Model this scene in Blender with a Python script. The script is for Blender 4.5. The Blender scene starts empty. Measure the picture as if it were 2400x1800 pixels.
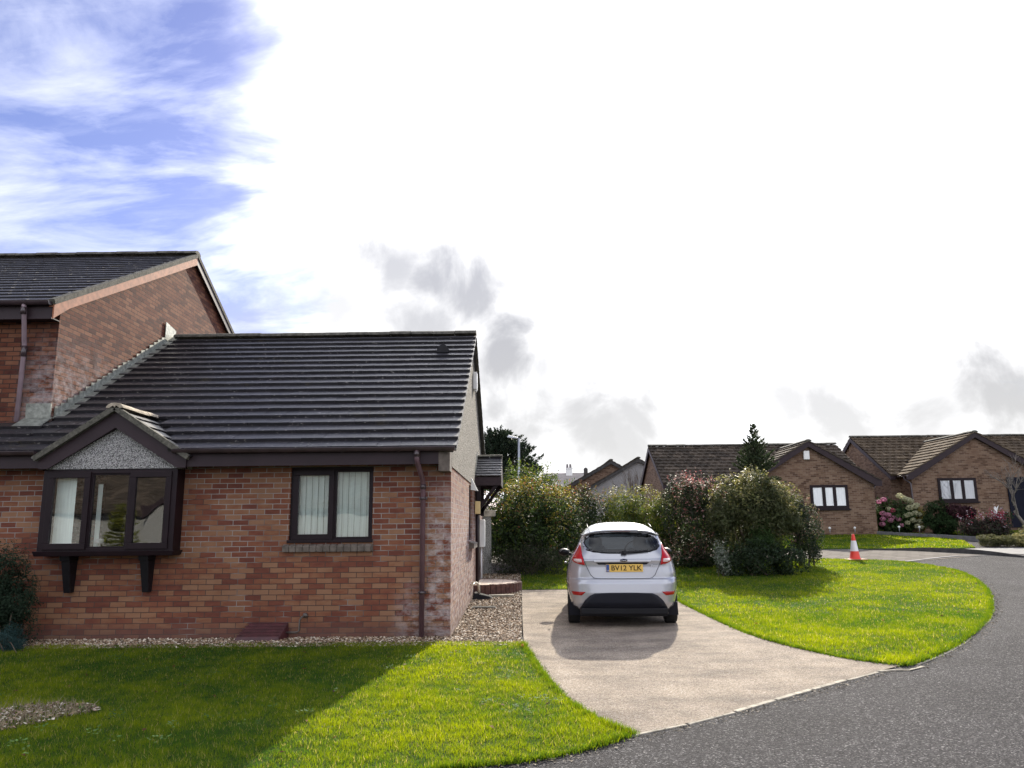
import bpy, bmesh, math, random
import numpy as np
from math import radians as R, sin, cos, pi, sqrt
from mathutils import Vector, Matrix
random.seed(7); RNG = np.random.default_rng(11)
SC = bpy.context.scene; COL = SC.collection

# ------------------------------------------------------------------ terrain
def gz(y):
    if y < 6: return -.225-.01*(6-y)
    if y < 11: return -.045*(11-y)
    if y < 18: return .055*(y-11)**2/14
    if y < 42: return .055*(y-14.5)
    return .055*27.5
gzv = np.vectorize(gz)
def T(p):
    k=1.0
    for _ in range(12): k=(1.5-min(0,gz(k*p[1])))/1.5
    return (p[0]*k,p[1]*k)
def TT(L): return [T(p) if p[1]<11 else p for p in L]

# ------------------------------------------------------------------ objects
ORG = {}
def tag(o, label=None, cat=None, group=None, kind=None):
    if label: o['label'] = label
    if cat: o['category'] = cat
    if group: o['group'] = group
    if kind: o['kind'] = kind
    return o
def thing(name, label, cat, loc=(0,0,0), rz=0.0, group=None, local=False):
    o = bpy.data.objects.new(name, None); COL.objects.link(o)
    o.empty_display_size = .2
    o.location = loc; o.rotation_euler = (0,0,rz)
    ORG[o.name] = Vector((0,0,0)) if local else Vector(loc)
    return tag(o, label, cat, group)
def link(name, me, mats, parent=None):
    o = bpy.data.objects.new(name, me); COL.objects.link(o)
    for m in (mats if isinstance(mats,(list,tuple)) else [mats]): me.materials.append(m)
    if parent is not None:
        o.parent = parent; ORG[o.name] = ORG[parent.name]
    else: ORG[o.name] = Vector((0,0,0))
    return o
class MB:
    def __init__(s): s.v=[]; s.f=[]; s.m=[]; s.sm=[]
    def add(s, vs, fs, m=0, sm=False):
        b=len(s.v); s.v += [tuple(p) for p in vs]
        for f in fs: s.f.append(tuple(i+b for i in f)); s.m.append(m); s.sm.append(sm)
    def box(s,x0,x1,y0,y1,z0,z1,m=0):
        s.add([(x0,y0,z0),(x1,y0,z0),(x1,y1,z0),(x0,y1,z0),(x0,y0,z1),(x1,y0,z1),(x1,y1,z1),(x0,y1,z1)],
              [(0,3,2,1),(4,5,6,7),(0,1,5,4),(1,2,6,5),(2,3,7,6),(3,0,4,7)],m)
    def hexa(s,p,m=0):   # 8 points, bottom 4 then top 4
        s.add(p,[(0,3,2,1),(4,5,6,7),(0,1,5,4),(1,2,6,5),(2,3,7,6),(3,0,4,7)],m)
    def bar(s,a,b,w,h,up=(0,0,1),m=0):  # rectangular bar a->b, width w (sideways), height h
        a=Vector(a);b=Vector(b);d=(b-a).normalized();sd=d.cross(Vector(up)).normalized();u=sd.cross(d)
        P=[]
        for uu in (-h/2,h/2):
            for e,ss in ((a,-1),(a,1),(b,1),(b,-1)): P.append(e+sd*(ss*w/2)+u*uu)
        s.hexa(P,m)
    def poly(s,pts,m=0): s.add(pts,[tuple(range(len(pts)))],m)
    def prism(s,pts,off,m=0):
        n=len(pts);off=Vector(off);q=[Vector(p) for p in pts];r=[p+off for p in q]
        s.add(q+r,[tuple(range(n))[::-1],tuple(range(n,2*n))]+[(i,(i+1)%n,n+(i+1)%n,n+i) for i in range(n)],m)
    def tube(s,path,rad,n=8,m=0,caps=True,half=None):
        path=[Vector(p) for p in path]
        if not isinstance(rad,(list,tuple)): rad=[rad]*len(path)
        V=[];prev=None
        for i,p in enumerate(path):
            d=(path[min(i+1,len(path)-1)]-path[max(i-1,0)]).normalized()
            if prev is None:
                ref=Vector((0,0,1)) if abs(d.z)<.9 else Vector((1,0,0))
                a=d.cross(ref).normalized()
            else: a=(prev-d*prev.dot(d)).normalized()
            prev=a;b=d.cross(a)
            for k in range(n):
                t=2*pi*k/n;V.append(p+(a*cos(t)+b*sin(t))*rad[i])
        F=[]
        for i in range(len(path)-1):
            for k in range(n):
                F.append((i*n+k,i*n+(k+1)%n,(i+1)*n+(k+1)%n,(i+1)*n+k))
        s.add(V,F,m,True)
        if caps:
            b=len(s.v)-len(V)
            s.f.append(tuple(b+k for k in range(n))[::-1]);s.m.append(m);s.sm.append(False)
            e=b+(len(path)-1)*n
            s.f.append(tuple(e+k for k in range(n)));s.m.append(m);s.sm.append(False)
    def lathe(s,prof,n=20,c=(0,0,0),axis='z',m=0,sm=True):
        V=[];c=Vector(c)
        for r,h in prof:
            for k in range(n):
                t=2*pi*k/n;x,y=r*cos(t),r*sin(t)
                V.append(c+Vector({'z':(x,y,h),'x':(h,x,y),'y':(x,h,y)}[axis]))
        F=[(i*n+k,i*n+(k+1)%n,(i+1)*n+(k+1)%n,(i+1)*n+k) for i in range(len(prof)-1) for k in range(n)]
        s.add(V,F,m,sm)
    def build(s,name,mats,parent=None,fix=True,bevel=0):
        me=bpy.data.meshes.new(name)
        o0=ORG[parent.name] if parent is not None else Vector((0,0,0))
        me.from_pydata([(p[0]-o0.x,p[1]-o0.y,p[2]-o0.z) for p in s.v],[],s.f)
        me.polygons.foreach_set('material_index',s.m); me.polygons.foreach_set('use_smooth',s.sm)
        if fix:
            bm=bmesh.new();bm.from_mesh(me);bmesh.ops.recalc_face_normals(bm,faces=bm.faces);bm.to_mesh(me);bm.free()
        me.update()
        o=link(name,me,mats,parent)
        if bevel:
            b=o.modifiers.new('bevel','BEVEL');b.width=bevel;b.segments=2;b.limit_method='ANGLE'
        return o
def npmesh(name, V, nper, mats, parent=None, tint=None, matidx=None):
    """V (N*nper,3) float array of separate faces with nper corners each"""
    V=np.asarray(V,np.float32)
    if parent is not None:
        o0=ORG[parent.name]; V=V-np.array(o0,np.float32)
    nv=len(V);nf=nv//nper
    me=bpy.data.meshes.new(name);me.vertices.add(nv);me.vertices.foreach_set('co',V.ravel())
    me.loops.add(nv);me.loops.foreach_set('vertex_index',np.arange(nv,dtype=np.int32))
    me.polygons.add(nf);me.polygons.foreach_set('loop_start',np.arange(0,nv,nper,dtype=np.int32))
    if tint is not None:
        a=me.attributes.new('tint','FLOAT_COLOR','POINT')
        c=np.ones((nv,4),np.float32);c[:,:3]=np.repeat(tint,nper,axis=0);a.data.foreach_set('color',c.ravel())
    me.update(calc_edges=True)
    return link(name,me,mats,parent)

# ------------------------------------------------------------------ materials
def newmat(name):
    m=bpy.data.materials.new(name);m.use_nodes=True;nt=m.node_tree
    return m,nt,nt.nodes['Principled BSDF']
def nd(nt,t,**kw):
    n=nt.nodes.new(t)
    for k,v in kw.items():
        if k.startswith('i_'):
            key=k[2:]; key=int(key) if key.isdigit() else key.replace('_',' ')
            if hasattr(v,'links'): nt.links.new(v,n.inputs[key])
            else: n.inputs[key].default_value=v
        else: setattr(n,k,v)
    return n
def c4(c): return (c[0],c[1],c[2],1)
def ramp(nt,fac,stops,interp='LINEAR'):
    n=nt.nodes.new('ShaderNodeValToRGB');e=n.color_ramp.elements;n.color_ramp.interpolation=interp
    while len(e)<len(stops): e.new(.5)
    for q,(p,c) in zip(e,stops): q.position=p;q.color=c4(c) if len(c)==3 else c
    nt.links.new(fac,n.inputs[0]);return n.outputs[0]
def g(v): return (v,v,v)
def mixc(nt,fac,a,b,blend='MIX'):
    n=nt.nodes.new('ShaderNodeMix');n.data_type='RGBA';n.blend_type=blend
    for s,v in ((n.inputs[0],fac),(n.inputs[6],a),(n.inputs[7],b)):
        if hasattr(v,'links'): nt.links.new(v,s)
        else: s.default_value=v if isinstance(v,(int,float)) else c4(v)
    return n.outputs[2]
def math_(nt,op,a,b=0.0,c=None,clamp=False):
    n=nt.nodes.new('ShaderNodeMath');n.operation=op;n.use_clamp=clamp
    for i,v in enumerate((a,b,c)):
        if v is None: continue
        if hasattr(v,'links'): nt.links.new(v,n.inputs[i])
        else: n.inputs[i].default_value=v
    return n.outputs[0]
def sstep(nt,v,a,b):
    n=nt.nodes.new('ShaderNodeMapRange');n.interpolation_type='SMOOTHSTEP'
    if hasattr(v,'links'): nt.links.new(v,n.inputs[0])
    n.inputs[1].default_value=a;n.inputs[2].default_value=b;return n.outputs[0]
def objco(nt): return nd(nt,'ShaderNodeTexCoord').outputs['Object']
def poswd(nt): return nd(nt,'ShaderNodeNewGeometry').outputs['Position']
def noise(nt,vec,scale,detail=3,rough=.55,dist=0.0):
    return nd(nt,'ShaderNodeTexNoise',i_Vector=vec,i_Scale=scale,i_Detail=detail,i_Roughness=rough,i_Distortion=dist).outputs['Fac']
def mapped(nt,vec,scale=(1,1,1),loc=(0,0,0),rot=(0,0,0)):
    return nd(nt,'ShaderNodeMapping',i_Vector=vec,i_Scale=scale,i_Location=loc,i_Rotation=rot).outputs[0]
def bump(nt,b,h,strength=.3,dist=.01):
    n=nd(nt,'ShaderNodeBump',i_Height=h,i_Strength=strength,i_Distance=dist);nt.links.new(n.outputs[0],b.inputs['Normal'])
def setc(nt,b,sock): nt.links.new(sock,b.inputs['Base Color'])
def plain(name,col,rough=.5,var=.25,scale=6,metal=0,spec=.5,coat=0,bmp=0,bscale=60):
    m,nt,b=newmat(name);v=poswd(nt)
    n=noise(nt,v,scale,4)
    setc(nt,b,ramp(nt,n,[(.3,[c*(1-var) for c in col]),(.7,[min(1,c*(1+var)) for c in col])]))
    b.inputs['Roughness'].default_value=rough;b.inputs['Metallic'].default_value=metal
    b.inputs['Specular IOR Level'].default_value=spec;b.inputs['Coat Weight'].default_value=coat
    if bmp: bump(nt,b,noise(nt,v,bscale,4),bmp,.01)
    return m
def brick_mat(name,stops,mort_a,mort_b,stain=None,bw=.225,rh=.075,ms=.0055,bm=.5):
    m,nt,b=newmat(name);v=poswd(nt)
    nrm=nd(nt,'ShaderNodeNewGeometry').outputs['True Normal']
    sn=nd(nt,'ShaderNodeSeparateXYZ',i_Vector=nrm);sp=nd(nt,'ShaderNodeSeparateXYZ',i_Vector=v)
    k=math_(nt,'GREATER_THAN',math_(nt,'ABSOLUTE',sn.outputs[0]),.6)
    wob=math_(nt,'MULTIPLY',math_(nt,'SUBTRACT',noise(nt,v,9,2),.5),.006)
    u=math_(nt,'ADD',math_(nt,'MULTIPLY',sp.outputs[1],k),math_(nt,'MULTIPLY',sp.outputs[0],math_(nt,'SUBTRACT',1.0,k)))
    zz=math_(nt,'ADD',sp.outputs[2],wob)
    vec=nd(nt,'ShaderNodeCombineXYZ',i_X=math_(nt,'ADD',u,50.06),i_Y=math_(nt,'ADD',zz,3.0)).outputs[0]
    br=nd(nt,'ShaderNodeTexBrick',offset=.5,squash=1,i_Vector=vec,i_Color1=(0,0,0,1),i_Color2=(1,1,1,1),i_Mortar=(.5,.5,.5,1),i_Scale=1,
          i_Mortar_Size=ms,i_Mortar_Smooth=.25,i_Bias=0,i_Brick_Width=bw,i_Row_Height=rh)
    rnd=nd(nt,'ShaderNodeSeparateColor',i_0=br.outputs['Color']).outputs[0]
    # kiss marks: within a brick the tone drifts from one end to the other
    n1=noise(nt,mapped(nt,v,(5,5,14)),1.0,2)
    fac=math_(nt,'ADD',rnd,math_(nt,'MULTIPLY',math_(nt,'SUBTRACT',n1,.5),.8),clamp=True)
    col=ramp(nt,fac,stops)
    fine=noise(nt,v,160,3);col=mixc(nt,.35,col,ramp(nt,fine,[(.3,g(.25)),(.7,g(.95))]),'MULTIPLY')
    big=noise(nt,v,1.3,3);col=mixc(nt,.5,col,ramp(nt,big,[(.3,g(.6)),(.75,g(1))]),'MULTIPLY')
    mfac=math_(nt,'ADD',noise(nt,v,1.6,3),math_(nt,'MULTIPLY',sstep(nt,sp.outputs[2],1.5,.7),.22));mort=mixc(nt,ramp(nt,mfac,[(.48,g(0)),(.66,g(1))]),mort_a,mort_b)
    col=mixc(nt,br.outputs['Fac'],col,mort)
    if stain: col=stain(nt,v,sp,col)
    setc(nt,b,col);b.inputs['Roughness'].default_value=.9;b.inputs['Specular IOR Level'].default_value=.25
    h=math_(nt,'ADD',math_(nt,'MULTIPLY',math_(nt,'SUBTRACT',1.0,br.outputs['Fac']),1.0),math_(nt,'MULTIPLY',fine,.25))
    bump(nt,b,h,bm,.008)
    return m
RED=[(0,(.150,.050,.034)),(.2,(.195,.066,.041)),(.42,(.23,.086,.049)),(.56,(.255,.110,.060)),(.75,(.285,.142,.080)),(1,(.30,.158,.092))]
def stain_main(nt,v,sp,col):
    X,Z=sp.outputs[0],sp.outputs[2]
    n=noise(nt,mapped(nt,v,(6,6,11)),1,5,.7)
    a=math_(nt,'MULTIPLY',sstep(nt,X,-1.95,-1.45),sstep(nt,Z,1.1,-.05))
    b2=math_(nt,'MULTIPLY',sstep(nt,X,-1.42,-1.3),sstep(nt,Z,2.6,1.2))
    a=math_(nt,'MAXIMUM',a,math_(nt,'MULTIPLY',b2,.8))
    f=math_(nt,'MULTIPLY',a,ramp(nt,n,[(.42,g(0)),(.66,g(.8))]))
    col=mixc(nt,f,col,(.50,.46,.46))
    # plinth courses darken towards the ground
    d=math_(nt,'MULTIPLY',sstep(nt,Z,.32,.02),.55)
    return mixc(nt,d,col,(.10,.065,.055))
BRICK=brick_mat('red_multi_brick',RED,(.27,.245,.225),(.06,.042,.036),stain_main)
def stain_tall(nt,v,sp,col):
    n=noise(nt,mapped(nt,v,(5,5,9)),1,5,.7)
    f=math_(nt,'MULTIPLY',math_(nt,'MULTIPLY',sstep(nt,sp.outputs[0],-8.1,-7.6),sstep(nt,sp.outputs[2],5.0,3.4)),ramp(nt,n,[(.4,g(0)),(.68,g(.7))]))
    return mixc(nt,f,col,(.46,.42,.42))
BRICK2=brick_mat('red_gable_brick',[(0,(.075,.024,.018)),(.4,(.155,.050,.028)),(.7,(.205,.078,.043)),(1,(.24,.105,.06))],(.045,.028,.022),(.025,.016,.013),stain_tall,ms=.0075)
TANB=brick_mat('tan_brick',[(0,(.11,.064,.042)),(.4,(.19,.115,.075)),(.7,(.235,.148,.098)),(1,(.27,.18,.12))],(.25,.19,.15),(.09,.06,.045))
def render_mat(name,col,dark,scale=75):
    m,nt,b=newmat(name);v=poswd(nt)
    vo=nd(nt,'ShaderNodeTexVoronoi',i_Vector=v,i_Scale=scale).outputs['Distance']
    n=noise(nt,v,scale*1.2,4,.7)
    f=math_(nt,'ADD',math_(nt,'MULTIPLY',vo,.8),math_(nt,'MULTIPLY',n,.6))
    cc=ramp(nt,f,[(.42,col),(.66,[c*.62 for c in col]),(.84,dark)])
    cc=mixc(nt,.4,cc,ramp(nt,noise(nt,v,2.5,4),[(.3,g(.65)),(.7,g(1))]),'MULTIPLY')
    setc(nt,b,cc);b.inputs['Roughness'].default_value=.95;bump(nt,b,f,1.0,.03);return m
DASH=render_mat('pebble_dash',(.86,.84,.82),(.16,.155,.15))  # copy for the shaded front gables, lightened to offset their shade
DASH_SUN=render_mat('sunlit_pebble_dash',(.50,.46,.39),(.035,.03,.025),44)  # copy for the sunlit side gable, toned down against the sun
RENDER=render_mat('smooth_render',(.45,.45,.42),(.3,.3,.28),30)
RENDERF=render_mat('grey_far_render',(.42,.40,.39),(.3,.3,.3),25)
def tile_mat(name,ca,cb,lich=.5,moss=.25,spec=.2,rough=.88):
    m,nt,b=newmat(name);v=poswd(nt)
    r=nd(nt,'ShaderNodeNewGeometry').outputs['Random Per Island']
    col=ramp(nt,r,[(0,ca),(.7,[(x+y)/2 for x,y in zip(ca,cb)]),(1,cb)])
    n=noise(nt,v,3.5,5,.65);col=mixc(nt,.6,col,ramp(nt,n,[(.3,g(.55)),(.7,g(1.0))]),'MULTIPLY')
    ln=noise(nt,mapped(nt,v,(14,22,22)),1,5,.7)
    lm=ramp(nt,ln,[(.62,g(0)),(.66,g(lich))]);col=mixc(nt,lm,col,(.36,.34,.32))
    mn=noise(nt,v,1.7,5,.7);mm=ramp(nt,mn,[(.60,g(0)),(.72,g(moss))]);col=mixc(nt,mm,col,(.12,.095,.03))
    setc(nt,b,col);b.inputs['Roughness'].default_value=rough;b.inputs['Specular IOR Level'].default_value=spec
    bump(nt,b,noise(nt,v,90,4),.35,.006);return m
TILE=tile_mat('dark_roof_tile',(.013,.0115,.0145),(.024,.0215,.026),.75,.25,spec=.7,rough=.5)
TILEF=tile_mat('brown_roof_tile',(.080,.061,.044),(.165,.126,.088),.25,.2,spec=.02)
TILEG=tile_mat('grey_brown_roof_tile',(.055,.046,.038),(.125,.10,.078),.35,.2,spec=.02)
VERGE=plain('lichen_verge_mortar',(.085,.08,.064),.95,.55,22,bmp=.5)
RIDGE=plain('mossy_ridge_tile',(.085,.08,.065),.9,.6,9,bmp=.4)
RIDGEL=plain('pale_ridge_tile',(.34,.29,.22),.9,.5,9,bmp=.4)
FASCIA=plain('brown_fascia',(.026,.0145,.018),.55,.18,3,spec=.3)
FRAME=plain('brown_window_frame',(.0105,.0042,.0065),.45,.25,4,spec=.22)
GUTTER=plain('brown_gutter',(.045,.029,.033),.3,.3,5,spec=.7)
PIPE=plain('mauve_brown_downpipe',(.105,.058,.068),.35,.25,4)
PIPEL=plain('pale_mauve_downpipe',(.27,.20,.225),.4,.2,4)
BLACK=plain('black_plastic',(.007,.006,.008),.5,.3,5,spec=.25)
WHITE=plain('white_plastic',(.74,.74,.72),.45,.06,5)
CREAM=plain('cream_box',(.62,.47,.22),.5,.1,5)
LEAD=plain('lead_flashing',(.23,.24,.21),.5,.4,14,metal=.35,bmp=.6,bscale=30)
ORANGE=plain('weathered_orange_board',(.29,.112,.058),.75,.3,9)
STONE=plain('brown_sill_brick',(.11,.09,.075),.9,.4,12,bmp=.4)
MAROON=plain('maroon_meter_lid',(.055,.013,.016),.5,.4,7)
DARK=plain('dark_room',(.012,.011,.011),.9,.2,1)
WOODG=plain('brown_gate_wood',(.085,.042,.03),.8,.35,8)
NAVY=plain('navy_door',(.006,.007,.016),.6,.2,3,spec=.12)
COPPER=plain('grey_pipe',(.10,.085,.075),.4,.3,6,metal=.5)
BARK=plain('bark',(.10,.075,.055),.95,.4,20,bmp=.6)
BARKG=plain('grey_bark',(.20,.175,.15),.95,.35,20,bmp=.4)
TERRA=plain('terracotta',(.32,.13,.075),.85,.2,8)
STEEL=plain('galvanised_steel',(.36,.38,.42),.45,.15,4,metal=.5)
CONC=plain('pale_concrete',(.36,.33,.27),.95,.4,9,bmp=.5,spec=.15)
def glass_mat(name,refl,tintc=(1,1,1),rough=.02):
    m=bpy.data.materials.new(name);m.use_nodes=True;nt=m.node_tree;nt.nodes.clear()
    out=nt.nodes.new('ShaderNodeOutputMaterial');t=nd(nt,'ShaderNodeBsdfTransparent',i_Color=c4(tintc));gl=nd(nt,'ShaderNodeBsdfGlossy',i_Roughness=rough,i_Color=(.95,.97,1,1))
    fr=nd(nt,'ShaderNodeFresnel',i_IOR=1.5);f=math_(nt,'ADD',fr.outputs[0],refl,clamp=True)
    # panes are never perfectly flat
    bp=nd(nt,'ShaderNodeBump',i_Height=noise(nt,poswd(nt),2.2,1),i_Strength=.12,i_Distance=.02);nt.links.new(bp.outputs[0],gl.inputs['Normal'])
    mx=nd(nt,'ShaderNodeMixShader',i_0=f,i_1=t.outputs[0],i_2=gl.outputs[0]);nt.links.new(mx.outputs[0],out.inputs[0]);return m
GLASS=glass_mat('window_glass',.115,(.98,1,.99))
CGLASS=glass_mat('car_glass',0.0,(.40,.46,.52))
def cloth_mat(name,col,trans=.4):
    m,nt,b=newmat(name);out=nt.nodes['Material Output'];v=poswd(nt)
    cc=ramp(nt,noise(nt,mapped(nt,v,(30,30,2)),1,3),[(.3,[c*.8 for c in col]),(.7,col)]);setc(nt,b,cc);b.inputs['Roughness'].default_value=.9
    tr=nd(nt,'ShaderNodeBsdfTranslucent',i_Color=c4(col));mx=nd(nt,'ShaderNodeMixShader',i_0=trans,i_1=b.outputs[0],i_2=tr.outputs[0])
    nt.links.new(mx.outputs[0],out.inputs[0]);return m
BLIND=cloth_mat('pale_green_blind',(.86,.95,.89),.12)
NET=cloth_mat('white_net_curtain',(.86,.86,.88),.12)
def leaf_mat(name,trans=.4,rough=.38,gain=1.0,spec=.5):
    m,nt,b=newmat(name);out=nt.nodes['Material Output']
    a=nd(nt,'ShaderNodeAttribute',attribute_name='tint').outputs['Color']
    setc(nt,b,a);b.inputs['Roughness'].default_value=rough;b.inputs['Specular IOR Level'].default_value=spec
    hs=nd(nt,'ShaderNodeHueSaturation',i_Hue=.478,i_Saturation=1.1,i_Value=1.7*gain,i_Color=a)
    tr=nd(nt,'ShaderNodeBsdfTranslucent',i_Color=hs.outputs[0]);mx=nd(nt,'ShaderNodeMixShader',i_0=trans,i_1=b.outputs[0],i_2=tr.outputs[0])
    nt.links.new(mx.outputs[0],out.inputs[0]);return m
LEAF=leaf_mat('glossy_leaf',.36,.55,spec=.25)
LEAFM=leaf_mat('matt_leaf',.32,.75,spec=.15)
NEEDLE=leaf_mat('needle',.2,.6,spec=.25)
PETAL=leaf_mat('petal',.35,.7,spec=.2)
GRASS=leaf_mat('grass_blade',.55,.5,1.2,.2)

def asphalt():
    m,nt,b=newmat('asphalt');v=poswd(nt)
    vo=nd(nt,'ShaderNodeTexVoronoi',i_Vector=v,i_Scale=92);r=nd(nt,'ShaderNodeSeparateColor',i_0=vo.outputs['Color']).outputs[0]
    vo2=nd(nt,'ShaderNodeTexVoronoi',i_Vector=v,i_Scale=62);r2=nd(nt,'ShaderNodeSeparateColor',i_0=vo2.outputs['Color']).outputs[1]
    col=ramp(nt,r,[(0,(.018,.017,.019)),(.5,(.043,.041,.044)),(.82,(.078,.074,.078)),(.95,(.155,.15,.15)),(1,(.30,.29,.285))])
    col=mixc(nt,ramp(nt,r2,[(.965,g(0)),(.985,g(.35))]),col,(.2,.19,.185))
    col=mixc(nt,.7,col,ramp(nt,noise(nt,v,.7,6,.6),[(.34,g(.62)),(.64,g(1.0))]),'MULTIPLY')
    setc(nt,b,col);b.inputs['Roughness'].default_value=.9;b.inputs['Specular IOR Level'].default_value=.12
    h=math_(nt,'ADD',math_(nt,'MULTIPLY',vo.outputs['Distance'],-1.0),math_(nt,'MULTIPLY',noise(nt,v,140,3),.4))
    bump(nt,b,h,.9,.012);return m
ASPH=asphalt()
def drive():
    m,nt,b=newmat('tan_aggregate');v=poswd(nt)
    vo=nd(nt,'ShaderNodeTexVoronoi',i_Vector=v,i_Scale=120);r=nd(nt,'ShaderNodeSeparateColor',i_0=vo.outputs['Color']).outputs[0]
    col=ramp(nt,r,[(0,(.175,.140,.108)),(.3,(.285,.232,.178)),(.65,(.375,.312,.244)),(.9,(.45,.39,.322)),(1,(.57,.52,.45))])
    col=mixc(nt,.8,col,ramp(nt,noise(nt,mapped(nt,v,(.8,1.5,1)),1.6,6,.62),[(.34,(.50,.50,.53)),(.60,g(1.0))]),'MULTIPLY')
    # tyre-worn grey streaks running up the drive
    tr=noise(nt,mapped(nt,v,(3,.35,1)),1,3);col=mixc(nt,.45,col,ramp(nt,tr,[(.4,g(.7)),(.65,g(1))]),'MULTIPLY')
    setc(nt,b,col);b.inputs['Roughness'].default_value=.92;b.inputs['Specular IOR Level'].default_value=.12
    bump(nt,b,math_(nt,'ADD',math_(nt,'MULTIPLY',vo.outputs['Distance'],-1.0),math_(nt,'MULTIPLY',noise(nt,v,120,3),.5)),.7,.008);return m
DRIVE=drive()
def turf():
    m,nt,b=newmat('turf');v=poswd(nt)
    n=noise(nt,v,38,5,.7);col=ramp(nt,n,[(.3,(.018,.032,.006)),(.5,(.045,.075,.012)),(.7,(.085,.12,.018))])
    col=mixc(nt,.5,col,ramp(nt,noise(nt,v,.8,4),[(.3,(.75,.9,.6)),(.7,(1,1,1))]),'MULTIPLY')
    setc(nt,b,col);b.inputs['Roughness'].default_value=.95;b.inputs['Specular IOR Level'].default_value=.1;bump(nt,b,n,1,.03);return m
TURF=turf()
SOIL=plain('dark_soil',(.045,.034,.025),.98,.5,14,bmp=.8)
def chipbed():
    m,nt,b=newmat('gravel_base');v=poswd(nt)
    vo=nd(nt,'ShaderNodeTexVoronoi',i_Vector=v,i_Scale=34);r=nd(nt,'ShaderNodeSeparateColor',i_0=vo.outputs['Color']).outputs[0]
    setc(nt,b,ramp(nt,r,[(0,(.05,.036,.026)),(.5,(.13,.095,.066)),(1,(.26,.20,.145))]));b.inputs['Roughness'].default_value=.95
    bump(nt,b,vo.outputs['Distance'],1,-.02);return m
GBASE=chipbed()
STONES=leaf_mat('gravel_chip',0.0,.8,spec=.3)
def paving():
    m,nt,b=newmat('block_paving');v=poswd(nt)
    br=nd(nt,'ShaderNodeTexBrick',offset=.5,i_Vector=v,i_Color1=(.12,.105,.09,1),i_Color2=(.16,.142,.125,1),i_Mortar=(.06,.05,.045,1),i_Scale=1,i_Mortar_Size=.018,i_Brick_Width=.42,i_Row_Height=.42)
    setc(nt,b,mixc(nt,.4,br.outputs['Color'],ramp(nt,noise(nt,v,3,4),[(.3,g(.6)),(.7,g(1))]),'MULTIPLY'));b.inputs['Roughness'].default_value=.95;b.inputs['Specular IOR Level'].default_value=.1;return m
PAVE=paving()
PATHM=plain('grey_path',(.12,.118,.12),.8,.25,5,bmp=.4)
KERBD=plain('dark_kerb',(.05,.047,.045),.9,.35,8,bmp=.4)

# ------------------------------------------------------------------ ground sheets
def inpoly(px,py,poly):
    x,y=np.asarray(px),np.asarray(py);ins=np.zeros(x.shape,bool);n=len(poly)
    for i in range(n):
        x0,y0=poly[i][:2];x1,y1=poly[(i+1)%n][:2]
        c=((y0>y)!=(y1>y))&(x<(x1-x0)*(y-y0)/((y1-y0) if y1!=y0 else 1e-9)+x0);ins^=c
    return ins
def smooth_line(pts,n=6):
    out=[];P=[Vector((p[0],p[1])) for p in pts]
    for i in range(len(P)-1):
        p0=P[max(i-1,0)];p1=P[i];p2=P[i+1];p3=P[min(i+2,len(P)-1)]
        for k in range(n):
            t=k/n
            q=.5*((2*p1)+(p2-p0)*t+(2*p0-5*p1+4*p2-p3)*t*t+(3*p1-p0-3*p2+p3)*t**3);out.append((q.x,q.y))
    out.append((P[-1].x,P[-1].y));return out
def sheet(name,poly,mat,dz,skirt=0.0,kind='structure',wob=0.0):
    bm=bmesh.new();vs=[bm.verts.new((p[0],p[1],0)) for p in poly];bm.faces.new(vs)
    ys=[p[1] for p in poly];y=math.ceil(min(ys))
    cuts=[6]+[11+.5*k for k in range(0,15)]+[18+4*k for k in range(7)]
    for c in cuts:
        if min(ys)<c<max(ys):
            bmesh.ops.bisect_plane(bm,geom=bm.verts[:]+bm.edges[:]+bm.faces[:],plane_co=(0,c,0),plane_no=(0,1,0))
    if skirt:
        ed=[e for e in bm.edges if e.is_boundary];r=bmesh.ops.extrude_edge_only(bm,edges=ed)
        for v in r['geom']:
            if isinstance(v,bmesh.types.BMVert): v.co.z=-skirt
    for v in bm.verts: v.co.z+=gz(v.co.y)+dz
    bmesh.ops.triangulate(bm,faces=[f for f in bm.faces if len(f.verts)>4])
    bmesh.ops.recalc_face_normals(bm,faces=bm.faces)
    me=bpy.data.meshes.new(name);bm.to_mesh(me);bm.free()
    up=sum(p.normal.z*p.area for p in me.polygons)
    if up<0: me.flip_normals()
    o=link(name,me,mat);
    if kind: o['kind']=kind
    return o
sheet('ground',[(-300,-300),(300,-300),(300,400),(-300,400)],SOIL,-.03)
sheet('road',[(-40,-30),(60,-30),(60,30),(14,30),(8,26),(5,22),(2.6,14),(-2,9),(-40,8)],ASPH,0.0)
DL=smooth_line(TT([(-.02,17.31),(-.01,13.24),(.01,10.53),(.07,9.67),(.16,8.68),(.26,7.87),(.38,7.13),(.55,6.51),(.68,6.20),(.80,6.03)]),5)
DR=smooth_line(TT([(2.95,17.31),(3.02,15.04),(3.08,13.42),(3.13,11.95),(3.19,11.06),(3.30,10.35),(3.46,9.75),(3.68,9.16),(4.04,8.71)]),5)
KE=smooth_line(TT([(.80,6.02),(1.21,6.29),(1.63,6.62),(2.10,7.04),(2.65,7.53),(3.27,8.07),(4.04,8.71)]),5)
sheet('driveway',DL+KE[1:]+DR[::-1][1:],DRIVE,.010)
RE=smooth_line(TT([(4.04,8.71),(4.23,8.83),(4.86,9.49),(5.77,10.58),(6.85,12.05),(7.69,13.27),(9.08,15.58),(10.11,17.61),(10.86,19.59),(11.02,21.04),(10.79,22.2),(10.2,22.9),(8.8,23.4)]),5)
LAWN_R=DR+RE[1:]+[(5,23.6),(-.04,23.6),(-.04,17.33)]
sheet('lawn',LAWN_R,TURF,.018,.03)
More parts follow.
